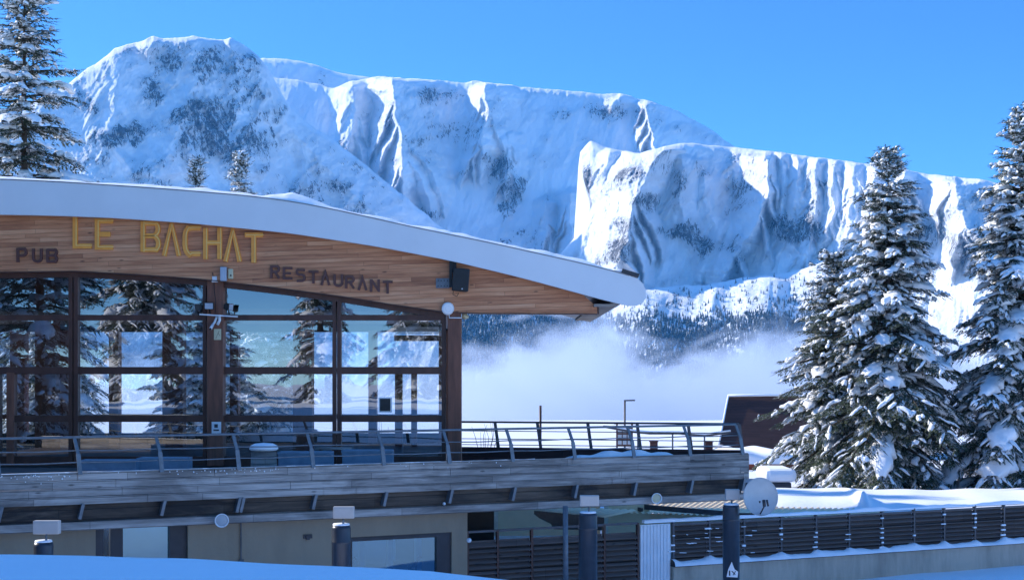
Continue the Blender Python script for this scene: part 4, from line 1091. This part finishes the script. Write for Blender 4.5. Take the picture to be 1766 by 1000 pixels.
wallbox('siren_box', 'cream box with a dark eye right of the grey alarm box', 'box', 394.5, 402.5, 464, 481, YW - .01, .07, 'cream',
        lambda o: (lambda k: (k.lathe([(0, -.006), (.022, -.004), (.022, 0)], P(398, 475, YW - .09), (0, 1, 0), 10), k.build('sensor', M['dark_metal'], o)))(MB()))
wallbox('junction_box', 'small white junction box left of the grey alarm box', 'box', 366, 376.5, 475.5, 487, YP, .08, 'white')
cb_ = MB(); cb_.tube([P(369, 487, YP - .03), P(370, 505, YP - .03), P(372, 520, YP - .03), P(371, 540, YP - .03)], .008, 6)
tag(cb_.build('cable', M['black']), 'thin black cable running down the broad post from the white box', 'cable')
cb_ = MB(); cb_.tube([P(367, 470, YW - .03), P(367, 476, YW - .05)], .01, 6); tag(cb_.build('aerial', M['dark_metal']), 'stubby dark aerial above the white junction box', 'aerial')
def flood(px_, py_, dirx, label, face='grey_box'):
    Y = YP - .12; o = thing('floodlight', label, 'lamp', P(px_, py_ + 8, Y), 'floodlights clamped to the broad post')
    c = P(px_, py_, Y); d = Vector((dirx, -.75 + abs(dirx) * .5, -.12)).normalized(); sdv = d.cross(Vector((0, 0, 1))).normalized(); u = sdv.cross(d)
    k = MB(); vs = []
    for dd, ww, hh_ in ((.07, .11, .085), (.0, .11, .085), (-.1, .06, .05)):
        for a_, b_ in ((-1, -1), (1, -1), (1, 1), (-1, 1)): vs.append(c + d * dd + sdv * a_ * ww + u * b_ * hh_)
    fs = [(0, 1, 2, 3), (11, 10, 9, 8)]
    for r_ in (0, 4):
        for i in range(4): fs.append((r_ + i, r_ + 4 + i, r_ + 4 + (i + 1) % 4, r_ + (i + 1) % 4))
    k.add(vs, fs); k.build('housing', M['black'], o)
    k = MB(); k.add([c + d * .074 + sdv * a_ * .095 + u * b_ * .07 for a_, b_ in ((-1, -1), (1, -1), (1, 1), (-1, 1))], [(0, 1, 2, 3)]); k.build('lens', M[face], o)
    k = MB(); k.bar(c + Vector((0, .02, -.08)), c + Vector((0, .1, -.19)), .025, .02); k.build('stirrup', M['black'], o)
flood(341, 530, -.9, 'floodlight left of the broad post facing left')
flood(361, 527, .05, 'middle floodlight facing the viewer on the broad post', 'grey_box')
flood(394, 529, .9, 'floodlight right of the broad post facing right')
b = MB(); b.bar(P(344, 542, YP - .15), P(410, 546, YP - .15), .03, .03)
tag(b.build('mounting_bar', M['white']), 'thin white horizontal bar under the floodlights', 'bar')
cmx = thing('security_camera', 'white camera on a bent arm hanging under the white bar', 'camera', P(374, 560, YP - .1))
b = MB(); b.tube([P(378, 543, YP - .1), P(379, 552, YP - .1), P(375, 560, YP - .1)], .035, 8); b.tube([P(374, 546, YP - .08), P(370, 556, YP - .08), P(365, 562, YP - .12)], .028, 8); b.build('arm', M['white'], cmx)
b = MB(); b.tube([P(367, 560, YP - .14), P(363, 567, YP - .3)], .034, 12); b.build('camera_body', M['white'], cmx)
b = MB(); b.tube([P(363, 566.4, YP - .29), P(362.6, 567.4, YP - .31)], .028, 12); b.build('lens', M['black'], cmx)
wallbox('warning_plate', 'faded yellow pictogram plate on the broad post', 'sign', 369, 381.5, 567, 586, YP - .002, .012, 'cream',
        lambda o: (lambda k: (k.bar(P(372, 584, YP - .022), P(378, 570, YP - .022), .006, .012, up=(0, -1, 0)), k.bar(P(376, 574, YP - .022), P(379.5, 579, YP - .022), .006, .012, up=(0, -1, 0)), k.build('pictogram', M['letter_brown'], o)))(MB()))
wallbox('notice', 'white notice sheet low on the broad post', 'sign', 365, 381.5, 727, 747, YP - .002, .01, 'white',
        lambda o: (lambda k: (k.box(X_(370, YP), X_(376, YP), YP - .026, YP - .019, Z_(737, YP), Z_(731, YP)), k.box(X_(368.5, YP), X_(378, YP), YP - .026, YP - .019, Z_(742.5, YP), Z_(740, YP)), k.build('pictogram', M['column'], o)))(MB()))

# round lamps on the terrace edge
def round_lamp(px_, py_, r_, label, m):
    Y = D0.Yat(px_) - .2; c = P(px_, py_, Y)
    o = thing('round_wall_lamp', label, 'lamp', c, 'round lamps fixed to the terrace edge')
    d = Vector((.25, -1, -.1)).normalized()
    b = MB(); b.lathe([(0, -.16), (r_ * .5, -.16), (r_ * .95, -.03), (r_, 0), (r_ * 1.0, .015), (r_ * .88, .012), (r_ * .82, -.02)], c, d, 28); b.build('housing', M['white'], o)
    b = MB(); b.lathe([(0, .0), (r_ * .5, -.005), (r_ * .83, -.02)], c, d, 28); b.build('lens', M[m], o)
    b = MB(); b.bar(c - d * .1, c - d * .3, .04, .04); b.build('arm', M['dark_metal'], o)
round_lamp(382.5, 897, .145, 'round pale lamp on the terrace edge, left of the rendered wall corner', 'dish')
round_lamp(1132.5, 859, .13, 'round cream lamp on the terrace edge near the sheds', 'cream')
b = MB(); b.lathe([(0, -.05), (.03, -.04), (.035, 0), (0, .04)], P(766, 868, D0.Yat(766) - .08), (0, -1, 0), 12)
tag(b.build('bulb', M['white']), 'tiny white bulb under the terrace edge', 'bulb')

# drum columns with white floodlight boxes
def drum(px_, ytop, w_px, box, label, sticker=False):
    Yd = 26 * 270 / (ytop - 635); c = Vector((X_(px_, Yd), Yd, .3)); zt_ = Z_(ytop, Yd); r_ = w_px / 2 * Yd / F
    o = thing('drum_column', label, 'column', c, 'dark drum columns in front of the terrace')
    b = MB(); hgt = zt_ - .3
    b.lathe([(0, 0), (r_, 0), (r_, hgt - .34), (r_ * 1.03, hgt - .33), (r_ * 1.03, hgt - .3), (r_, hgt - .29), (r_, hgt - .06), (r_ * .9, hgt), (0, hgt + .01)], c, n=32); b.build('drum', M['column'], o)
    b = MB(); b.lathe([(r_ * .9, hgt + .003), (r_ * .85, hgt + .03), (r_ * .4, hgt + .04), (0, hgt + .04)], c + Vector((.0, 0, 0)), n=24); b.build('snow_cap', M['snow'], o)
    bx0, bx1, by0, by1 = box; Ya = Yd - .05
    l = thing('box_floodlight', 'white box floodlight over the ' + label.replace('the grey pipe and ', '').replace(' with a white sticker beside the satellite', ' beside the satellite'), 'lamp', P((bx0 + bx1) / 2, by1, Ya), 'white box floodlights over the drum columns')
    b = MB(); b.box(X_(bx0, Ya), X_(bx1, Ya), Ya - .06, Ya + .08, Z_(by1, Ya), Z_(by0, Ya)); b.build('housing', M['lamp_white'], l, bevel=.012)
    b = MB(); b.box(X_(bx0 + 2, Ya), X_(bx1 - 2, Ya), Ya - .068, Ya - .058, Z_(by1 - 2, Ya), Z_(by0 + 2, Ya)); b.build('panel', M['lamp_white'], l)
    b = MB(); b.tube([P((bx0 + bx1) / 2 - 1, by1, Ya), (X_((bx0 + bx1) / 2 - 1, Ya), Ya, zt_)], .02, 8); b.build('stem', M['steel'], l)
    if sticker:
        b = MB(); Ys = Yd - r_ - .012
        b.prism(poly([(1253, 994), (1256, 981), (1262, 968), (1267, 981), (1273, 985), (1272, 995)], Ys), Ys, Ys + .006)
        st = b.build('sticker', M['white'], o)
        b = MB(); b.prism(poly([(1257, 983), (1259.5, 983), (1259.5, 992), (1257, 992)], Ys), Ys - .004, Ys - .001); b.bar(P(1262, 984, Ys - .003), P(1268, 990, Ys - .003), .004, .02, up=(0, 0, 1)); b.bar(P(1264, 991, Ys - .003), P(1269, 984, Ys - .003), .004, .015); b.build('mark', M['column'], st)
drum(75, 934, 33, (58.5, 103, 897, 920), 'leftmost drum column sunk behind the snow bank')
drum(588.5, 905, 33, (575, 611, 873, 893), 'drum column beside the lower window')
drum(1014, 884, 32, (1000, 1033, 853.5, 872), 'drum column in front of the grey pipe and louvres')
drum(1261, 870, 29, (1251, 1275, 843, 861), 'drum column with a white sticker beside the satellite dish', True)

# satellite dish
Yd = 29.6
ds = thing('satellite_dish', 'grey satellite dish tilted up beside the rightmost drum column', 'satellite dish', P(1300, 890, Yd))
dn = Vector((.28, -.9, .12)).normalized(); c = P(1312, 856, Yd)
b = MB(); prof = [(r_, -.11 * (1 - (r_ / .4) ** 2)) for r_ in np.linspace(0, .4, 10)]
b.lathe(prof + [(.405, .01), (.41, -.005)] + [(r_, -.11 * (1 - (r_ / .4) ** 2) - .012) for r_ in np.linspace(.4, 0, 8)], c, dn, 40); b.build('reflector', M['dish'], ds)
b = MB(); b.tube([c - Vector((0, -.02, .36)), c - Vector((.05, .25, .33)), c - Vector((-.02, .42, .12))], .016, 8); b.build('feed_arm', M['dark_metal'], ds)
b = MB(); b.tube([c + Vector((.0, -.42, -.16)), c + Vector((-.0, -.36, -.04))], .035, 10); b.tube([c + Vector((.08, -.42, -.16)), c + Vector((.06, -.38, -.03))], .022, 10); b.build('receiver', M['dark_metal'], ds)
b = MB(); b.tube([c + Vector((0, .1, -.1)), c + Vector((-.1, .12, -.38)), Vector((X_(1270, 29.9), 29.9, c.z - .4))], .025, 8); b.build('mast', M['dark_metal'], ds)

# ------------------------------------------------------------------ lower right: parapet wall, louvred fence
FZ0, FZ1 = .88, 1.88
W1 = Frame2(.45)
cw = MB(); c0, c1 = W1.s_at(1158), W1.s_at(2300); W1.box(cw, c0, c1, -.1, .35, -.5, FZ0 - .06)
wall = cw.build('parapet_wall', M['concrete']); tag(wall, 'stained concrete wall under the louvred fence at lower right', 'wall')
cp = MB(); W1.box(cp, c0, c1, -.16, .4, FZ0 - .06, FZ0 - .02); cp.build('coping', M['dark_metal'], wall)
fpx = [806, 858, 917, 975, 1042, 1100, 1161, 1223, 1283, 1347, 1407, 1464, 1521, 1576, 1628, 1681, 1731, 1782, 1835, 1890]
fence = thing('louvred_fence', 'dark louvred timber fence with snow along its top and foot', 'fence', W1.pt(c0, 0, FZ0))
for px_ in fpx:
    s = W1.s_at(px_); b = MB(); zlow = FZ0 - .05 if px_ > 1150 else .0
    W1.box(b, s - .025, s + .025, -.03, .06, zlow, FZ1 + .04); b.build('post', M['frame'] if px_ < 1150 else M['darkrail'], fence)
for i in range(len(fpx) - 1):
    a, b_ = W1.s_at(fpx[i]) + .03, W1.s_at(fpx[i + 1]) - .03
    if fpx[i] == 1100: continue
    k = MB(); z = (FZ0 + .03 if fpx[i] > 1150 else .3); nsl = 8 if fpx[i] > 1150 else 11
    ztop = FZ1 - .1 if fpx[i] > 1150 else FZ1 - .22
    for j in range(nsl):
        zz = z + (ztop - z) * (j + .5) / nsl; hh2 = (ztop - z) / nsl
        vs = [W1.pt(a, -.05, zz - hh2 * .4), W1.pt(b_, -.05, zz - hh2 * .4), W1.pt(b_, .03, zz + hh2 * .2), W1.pt(a, .03, zz + hh2 * .2)]
        vs += [v + Vector((0, 0, .022)) + Nn * .012 for v in vs]
        k.add(vs, [(0, 1, 2, 3), (7, 6, 5, 4), (0, 4, 5, 1), (1, 5, 6, 2), (2, 6, 7, 3), (3, 7, 4, 0)])
    W1.box(k, a, b_, .07, .09, z, ztop + .03)  # added backing board stops bright snow showing through the slats
    k.build('louvre_panel', M['fence_wood'], fence)
k = MB(); W1.box(k, W1.s_at(806), W1.s_at(1100), -.02, .04, FZ1 + .0, FZ1 + .05); W1.box(k, c0, c1 - .5, -.02, .03, FZ1 - .08, FZ1 - .03); W1.box(k, c0, c1 - .5, -.01, .03, FZ1 + .0, FZ1 + .04); k.build('top_rail', M['darkrail'], fence)
# snow along foot and top
def snow_run(name, a0, a1, t0, t1, z, hmin, hmax, seed, parent=None, n=300, spike=0):
    q = np.linspace(0, 1, n); hgt = hmin + (hmax - hmin) * np.clip(.5 + fbm(q * (a1 - a0) * 1.3, q * 0, seed, 4), 0, 1)
    if spike:
        for px_ in fpx: hgt += spike * np.exp(-((a0 + (a1 - a0) * q - W1.s_at(px_)) / .12) ** 2)
    rows = []
    for t, kf, dz in ((0, 0, -.02), (.06, .55, 0), (.25, .92, 0), (.5, 1, 0), (.8, .9, 0), (1, 0, -.02)):
        wob = .02 * fbm(q * (a1 - a0) * 2.5, q * 0 + t * 9, seed + 3, 3)
        for i in range(n):
            p = W1.pt(a0 + (a1 - a0) * q[i], t0 + (t1 - t0) * t + wob[i] * (1 if t in (0, .06) else 0), 0)
            rows.append((p.x, p.y, z + hgt[i] * kf + dz))
    o = mesh_np(name, np.array(rows), grid_faces(6, n), M['snow'], True)
    if parent: o.parent = parent; o.matrix_parent_inverse = Matrix.Translation(parent.location).inverted()
    return o
snow_run('snow_ledge', c0, c1, -.2, .42, FZ0 - .02, .05, .13, 5, wall, 500, .07)
snow_run('snow_ridge', W1.s_at(1110), c1 - .4, -.04, .1, FZ1 + .035, .035, .09, 15, fence, 400)
ic = MB(); rs2 = random.Random(8)
for px_ in fpx:
    if px_ < 1150: continue
    s = W1.s_at(px_)
    for j in range(7):
        z = FZ0 + .08 + j * .125 + rs2.uniform(-.02, .02)
        if rs2.random() < .5: ic.bar(W1.pt(s - .04 - rs2.uniform(0, .12), -.05, z), W1.pt(s + .01, -.05, z), .04, rs2.uniform(.02, .05))
for i in range(26):
    px_ = rs2.uniform(1165, 1300); s = W1.s_at(px_); j = rs2.randint(0, 7); z = FZ0 + .05 + j * .109
    ic.bar(W1.pt(s, -.04, z), W1.pt(s + rs2.uniform(.04, .2), -.04, z - rs2.uniform(0, .02)), .03, .014)
ic.build('snow_clump', M['snow'], fence)['kind'] = 'stuff'
# white ribbed sheet closing the gap
gp = thing('sheet_panel', 'white ribbed metal sheet between the dark and the snowy louvres', 'panel', W1.pt(W1.s_at(1130), 0, .2))
k = MB(); a, b_ = W1.s_at(1104), W1.s_at(1156); n_ = 9
W1.box(k, a, b_, 0, .03, .1, FZ1 - .02)
for i in range(n_): W1.box(k, a + (b_ - a) * i / n_, a + (b_ - a) * (i + .45) / n_, -.02, 0, .12, FZ1 - .04)
k.build('sheet', M['white'], gp)
pp = MB(); pp.tube([P(975, 872, 30.4), P(976, 1040, 30.4)], .058, 14)
tag(pp.build('down_pipe', M['steel']), 'vertical grey steel pipe left of the middle drum column', 'pipe')
tq = MB(); W1.box(tq, W1.s_at(905), W1.s_at(1095), .5, .56, .2, .62)
tag(tq.build('turquoise_sheet', M['teal']), 'turquoise sheet showing under the dark louvres', 'sheet')

# sheds behind the fence
def ribbed_roof(mb, x0, x1, y0, y1, zf0, zf1, zb0, zb1, n):
    """corrugated plane, ribs running front to back"""
    vs = []; m_ = n * 4
    for j in range(2):
        for i in range(m_ + 1):
            u = i / m_; x = x0[j] + (x1[j] - x0[j]) * u; zz = (zf0 + (zf1 - zf0) * u) if j == 0 else (zb0 + (zb1 - zb0) * u)
            vs.append((x, (y0, y1)[j], zz + (.035 if (i % 4) in (1, 2) else 0)))
    mb.add(vs, [(i, i + 1, m_ + 2 + i, m_ + 1 + i) for i in range(m_)])
sh = thing('shed', 'low beige shed with ribbed metal roof behind the fence and the dish', 'shed', (5, 40, .6))
k = MB(); Ya, Yb_ = 38.5, 45
ribbed_roof(k, (X_(1050, Ya), X_(1092, Yb_)), (X_(1500, Ya), X_(1560, Yb_)), Ya, Yb_, Z_(884, Ya), Z_(896, Ya), Z_(861, Yb_) + .02, Z_(862, Yb_), 44)
rf = k.build('roof', M['beige_sheet'], sh, fix=False)
k = MB(); k.bar(P(1086, 871.5, 39.2), P(1262, 886, 38.0), .05, .14); k.bar(P(1086, 873, 39.25), P(1108, 879, 38.9), .05, .1); k.build('gutter', M['darkrail'], rf)
k = MB(); k.box(X_(1042, 39.5), X_(1500, 39.5), 39.5, 39.7, .3, Z_(886, 39.5)); k.build('wall', M['beige_sheet'], sh)
q = np.linspace(0, 1, 160); rows = []
for t, kf in ((0, 0), (.1, .8), (.4, 1), (1, 1)):
    for u in q:
        Y = 42.6 + 2.4 * t; hgt = .1 + .05 * math.sin(u * 19) + .03 * math.sin(u * 61)
        rows.append((X_(1090, Y) + (X_(1560, Y) - X_(1090, Y)) * u, Y - .25 * math.sin(u * 8), Z_(862 + 6 * 0, 45) + .03 + hgt * kf + (45 - Y) * .01))
o = mesh_np('snow_cover', np.array(rows), grid_faces(4, 160), M['snow'], True); o.parent = rf; o.matrix_parent_inverse = Matrix.Translation(sh.location).inverted()
sh2 = thing('annex', 'beige wall pieces of an annex with a dark ribbed canopy under the terrace', 'annex', (1, 36, .6))
k = MB(); k.box(X_(852, 40), X_(1035, 40), 40, 40.2, .3, 2.6); k.build('wall', M['beige_sheet'], sh2)
k = MB(); k.box(X_(1043, 39), X_(1120, 39), 39, 39.2, .3, 2.3); k.build('side_panel', M['beige_sheet'], sh2)
k = MB(); k.box(X_(1042, 38.9), X_(1049, 38.9), 38.85, 38.98, .3, 2.3); k.box(X_(852, 39.9), X_(859, 39.9), 39.85, 39.98, .3, 2.6); k.build('corner_trim', simple('pale_trim', (.75, .7, .55), .6), sh2)
k = MB(); ribbed_roof(k, (X_(923, 34.4), X_(940, 37)), (X_(1040, 34.4), X_(1100, 37)), 34.4, 37, Z_(882, 34.4), Z_(893, 34.4), Z_(874, 37), Z_(880, 37), 12); k.build('canopy', M['beige_sheet'], sh2, fix=False)
k = MB(); k.prism(poly([(921, 880), (1042, 892), (1042, 914), (955, 912), (950, 903), (930, 893), (921, 886)], 34.35), 34.35, 34.4); k.build('canopy_fascia', simple('dark_canopy', (.1, .1, .1), .6), sh2)
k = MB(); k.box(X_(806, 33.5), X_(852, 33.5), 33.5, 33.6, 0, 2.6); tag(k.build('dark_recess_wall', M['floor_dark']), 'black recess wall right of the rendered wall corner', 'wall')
lp = MB(); lp.lathe([(0, -.03), (.05, -.02), (.055, .0), (0, .03)], P(809, 931, 30.9), (0, -1, .3), 12); tag(lp.build('bulkhead_lamp', M['white']), 'tiny white bulkhead lamp at the end of the rendered wall', 'lamp')
# snow slope right of the sheds
q = np.linspace(0, 1, 200); rows = []
for t, kf in ((0, 0), (.08, .7), (.25, .95), (1, 1.0)):
    for u in q:
        Y = 40.5 + 8 * t; X = X_(1340 + 700 * u, 40.5) + (X_(1340 + 700 * u, 48.5) - X_(1340 + 700 * u, 40.5)) * t * .6
        rows.append((X, Y, .6 + kf * (1.06 + .03 * math.sin(u * 11) + .02 * math.sin(u * 37) + .3 * math.exp(-((u - .23) / .012) ** 2) * (1 if .05 < t < .3 else 0)) - .25 * t))
o = mesh_np('snow_bank', np.array(rows), grid_faces(4, 200), M['snow'], True); tag(o, 'snow bank between the fence and the firs', kind='structure')

# ------------------------------------------------------------------ chalet behind the terrace tip
ch = thing('chalet', 'dark brown chalet roof with sloping left edge behind the terrace tip', 'chalet', (13, 76, .8))
Y = 74
k = MB(); vs = [P(1238, 777, Y), P(1500, 777, Y), P(1500, 683, Y + 3), P(1257, 683, Y + 3)]
vs += [vs[0] + Vector((4, 9, 0)), vs[1] + Vector((0, 9, 0)), vs[2] + Vector((0, 4, 0)), vs[3] + Vector((2, 4, 0))]
k.add(vs, [(0, 1, 2, 3), (3, 2, 6, 7), (0, 3, 7, 4), (1, 5, 6, 2), (4, 7, 6, 5), (0, 4, 5, 1)]); rf = k.build('roof', M['mansard'], ch)
k = MB(); k.tube([P(1255, 682, Y + 2.9), P(1320, 681, Y + 2.9), P(1400, 681, Y + 2.9), P(1500, 682, Y + 2.9)], .07, 8); k.tube([P(1237, 778, Y - .05), P(1256, 682, Y + 2.95)], .05, 8); k.build('snow_cap', M['snow'], rf)  # snow along the top; left-edge tube is white for the sunlit edge
q = np.linspace(0, 1, 60); rows = []
for Yq, zy in ((66, 800), (66, 793), (66.1, 787), (68, 780), (74, 772)):
    for u in q: rows.append((X_(1240, 70) + (X_(1500, 70) - X_(1240, 70)) * u, Yq, Z_(zy, Yq) + (.12 * math.sin(u * 9) + .1 * math.sin(u * 23) if zy < 800 else 0)))
o = mesh_np('snow_roof', np.array(rows), grid_faces(5, 60), M['snow'], True); o.parent = ch; o.matrix_parent_inverse = Matrix.Translation(ch.location).inverted()
k = MB(); k.box(X_(1240, 66.3), X_(1500, 66.3), 66.3, 73, -1, Z_(799, 66.3)); k.build('wall', M['orange'], ch)
bx_ = thing('snowed_skip', 'dark container with a thick cap of snow behind the dish', 'container', P(1330, 850, 52))
k = MB(); k.box(X_(1284, 52), X_(1365, 52), 52, 54, .4, Z_(832, 52)); k.build('box', M['column'], bx_, bevel=.03)
k = MB(); k.box(X_(1318, 52), X_(1374, 52), 51.8, 54, Z_(831, 52), Z_(808, 52)); k.build('snow_cap', M['snow'], bx_, bevel=.2)

# ------------------------------------------------------------------ things on the snowfield beyond
def onground(px_, Y, z=.8): return Vector((X_(px_, Y), Y, z))
Yp = 60
b = MB(); b.tube([onground(932, Yp, .3), P(932, 699, Yp)], .055, 10); tag(b.build('marker_pole', M['frame']), 'plain dark pole standing beyond the terrace left of the notice board', 'pole')
Ys = 66
nb = thing('notice_board', 'dark framed piste notice board under a little roof beyond the railing', 'board', onground(1077, Ys))
b = MB()
for px_ in (1064, 1090): b.bar(onground(px_, Ys, .3), P(px_, 730, Ys), .08, .08)
b.build('post', M['frame'], nb)
b = MB(); b.box(X_(1063, Ys), X_(1091, Ys), Ys - .03, Ys + .03, Z_(769, Ys), Z_(735, Ys)); b.build('board', M['frame'], nb)
b = MB()
for i in range(3):
    for j in range(3): b.box(X_(1065.5 + i * 8.4, Ys), X_(1072 + i * 8.4, Ys), Ys - .045, Ys - .032, Z_(766 - j * 10, Ys), Z_(759 - j * 10, Ys))
b.build('sheet', M['dish'], nb)
b = MB(); b.box(X_(1059, Ys), X_(1094, Ys), Ys - .25, Ys + .25, Z_(731, Ys), Z_(728, Ys)); b.build('cover', M['frame'], nb)
Yl = 68
lpz = thing('street_lamp', 'slim street lamp with a short arm to the right above the notice board', 'street lamp', onground(1078, Yl))
b = MB(); b.tube([onground(1077.5, Yl, .4), P(1077.5, 691, Yl)], .05, 10); b.build('pole', M['darkrail'], lpz)
b = MB(); b.bar(P(1076, 690.5, Yl), P(1095, 690, Yl), .16, .07); b.build('lamp_head', M['darkrail'], lpz)
for px_, lb in ((1128, 'small brown box on the snow right of the notice board'), (1223, 'small brown box on the snow beside the chalet')):
    bo = thing('grit_box', lb, 'box', P(px_, 770, 72), 'small boxes on the snowfield')
    k = MB(); k.box(X_(px_ - 6.5, 72), X_(px_ + 6.5, 72), 72, 72.3, .6, Z_(762, 72)); k.build('body', M['mansard'], bo, bevel=.02)
    k = MB(); k.box(X_(px_ - 7.5, 72), X_(px_ + 7.5, 72), 71.95, 72.35, Z_(762, 72), Z_(760.5, 72)); k.build('lid', M['mansard'], bo)
br2 = thing('snowy_barrier', 'long low barrier pipe with a ridge of snow beyond the railing', 'barrier', onground(1150, 58))
b = MB(); pts = [P(1040, 735, 58), P(1090, 744, 58), P(1120, 747, 58), P(1170, 747, 58), P(1215, 751, 58), P(1260, 745, 58)]
b.tube(pts, .05, 8); b.build('pipe', M['darkrail'], br2)
b = MB(); b.tube([p + Vector((0, 0, .06)) for p in pts], .045, 8); b.build('snow_ridge', M['snow'], br2)
for px_ in (1100, 1160, 1215):
    b = MB(); b.bar(onground(px_, 58, .5), P(px_, 747, 58), .06, .06); b.build('post', M['darkrail'], br2)
def shrub(px_, Y, h_, seed, label):
    rs3 = random.Random(seed); o = thing('bare_shrub', label, 'shrub', onground(px_, Y, .8)); b = MB()
    for i in range(9):
        a = rs3.uniform(0, 6.28); sp_ = rs3.uniform(.15, .5)
        p0 = onground(px_, Y, .8); p1 = p0 + Vector((math.cos(a) * sp_ * h_ * .5, math.sin(a) * sp_ * h_ * .3, h_ * rs3.uniform(.5, .8))); p2 = p1 + Vector((rs3.uniform(-.2, .2), 0, h_ * rs3.uniform(.2, .35)))
        b.tube([p0, p1, p2], [.018, .012, .005], 4, False)
    b.build('twigs', M['trunk'], o)
shrub(836, 62, 2.35, 1, 'bare twiggy shrub on the snow right of the corner post')
shrub(640, 54, 2.6, 3, 'bare shrub seen through the glass right of the middle mullion')

# ------------------------------------------------------------------ valley fog
def fog():
    x0, x1, y0, y1, z0, z1 = -420, 420, 480, 820, -120, 42
    b = MB(); b.box(x0, x1, y0, y1, z0, z1)
    m = bpy.data.materials.new('valley_fog'); m.use_nodes = True; t = m.node_tree; t.nodes.clear(); n = N(m)
    pv = n.new('ShaderNodeVolumePrincipled'); pv.inputs['Color'].default_value = (.74, .82, .94, 1); pv.inputs['Anisotropy'].default_value = .35
    pos = n.tc.outputs['Object']
    sep = n.new('ShaderNodeSeparateXYZ'); n.link(pos, sep.inputs[0])
    # azimuth independent top profile along X (world metres)
    Ym = 560.0
    prof = [(-400, 8), (X_(700, Ym), 8), (X_(800, Ym), Z_(602, Ym)), (X_(870, Ym), Z_(582, Ym)), (X_(950, Ym), Z_(560, Ym)), (X_(1030, Ym), Z_(566, Ym)), (X_(1110, Ym), Z_(580, Ym)), (X_(1190, Ym), Z_(608, Ym)), (X_(1240, Ym), Z_(596, Ym)), (X_(1300, Ym), Z_(566, Ym)), (X_(1390, Ym), Z_(552, Ym)), (X_(1500, Ym), Z_(570, Ym)), (X_(1600, Ym), Z_(590, Ym)), (X_(1720, Ym), Z_(625, Ym)), (400, 6)]
    mr = n.math('DIVIDE', n.math('ADD', sep.outputs[0], 400), 800)
    fc = n.new('ShaderNodeFloatCurve'); cu = fc.mapping.curves[0]
    zs = lambda z: (z + 20) / 60
    pts = [((x + 400) / 800, zs(z)) for x, z in prof]
    cu.points[0].location = pts[0]; cu.points[1].location = pts[-1]
    for p in pts[1:-1]: cu.points.new(*p)
    fc.mapping.update(); n.link(mr, fc.inputs['Value'])
    ztop = n.math('SUBTRACT', n.math('MULTIPLY', fc.outputs[0], 60), 20)
    nz = n.noise(n.mapping((.034, .014, .05)), 1, 6, .62, 1.0)
    nz2 = n.noise(n.mapping((.008, .006, .012), loc=(3, 1, 2)), 1, 2)
    dz = n.math('SUBTRACT', ztop, sep.outputs[2])                       # metres below the top
    body = n.math('DIVIDE', n.math('SUBTRACT', dz, 4), 13)
    v = n.math('ADD', body, n.math('MULTIPLY', n.math('SUBTRACT', nz, .5), 8.0))
    v = n.math('ADD', v, n.math('MULTIPLY', n.math('SUBTRACT', nz2, .5), 3.0))
    d = n.math('MULTIPLY', n.math('SMOOTH_MAX', n.math('MINIMUM', v, 1.0), 0.0, .05), .016)
    # soft front/back and sides
    n.link(d, pv.inputs['Density'])
    o = n.new('ShaderNodeOutputMaterial'); n.link(pv.outputs[0], o.inputs['Volume'])
    ob = b.build('fog_bank', m); tag(ob, 'white fog bank filling the valley beyond the terrace', kind='stuff')
fog()

# ------------------------------------------------------------------ air
def haze():
    b = MB(); b.box(-5200, 5200, -120, 9600, -170, 1500)
    m = bpy.data.materials.new('thin_haze'); m.use_nodes = True; t = m.node_tree; t.nodes.clear(); n = N(m)
    pv = n.new('ShaderNodeVolumePrincipled'); pv.inputs['Color'].default_value = (.1, .48, 1, 1); pv.inputs['Density'].default_value = 3.6e-5
    o = n.new('ShaderNodeOutputMaterial'); n.link(pv.outputs[0], o.inputs['Volume'])
    ob = b.build('haze', m); tag(ob, kind='stuff')
haze()
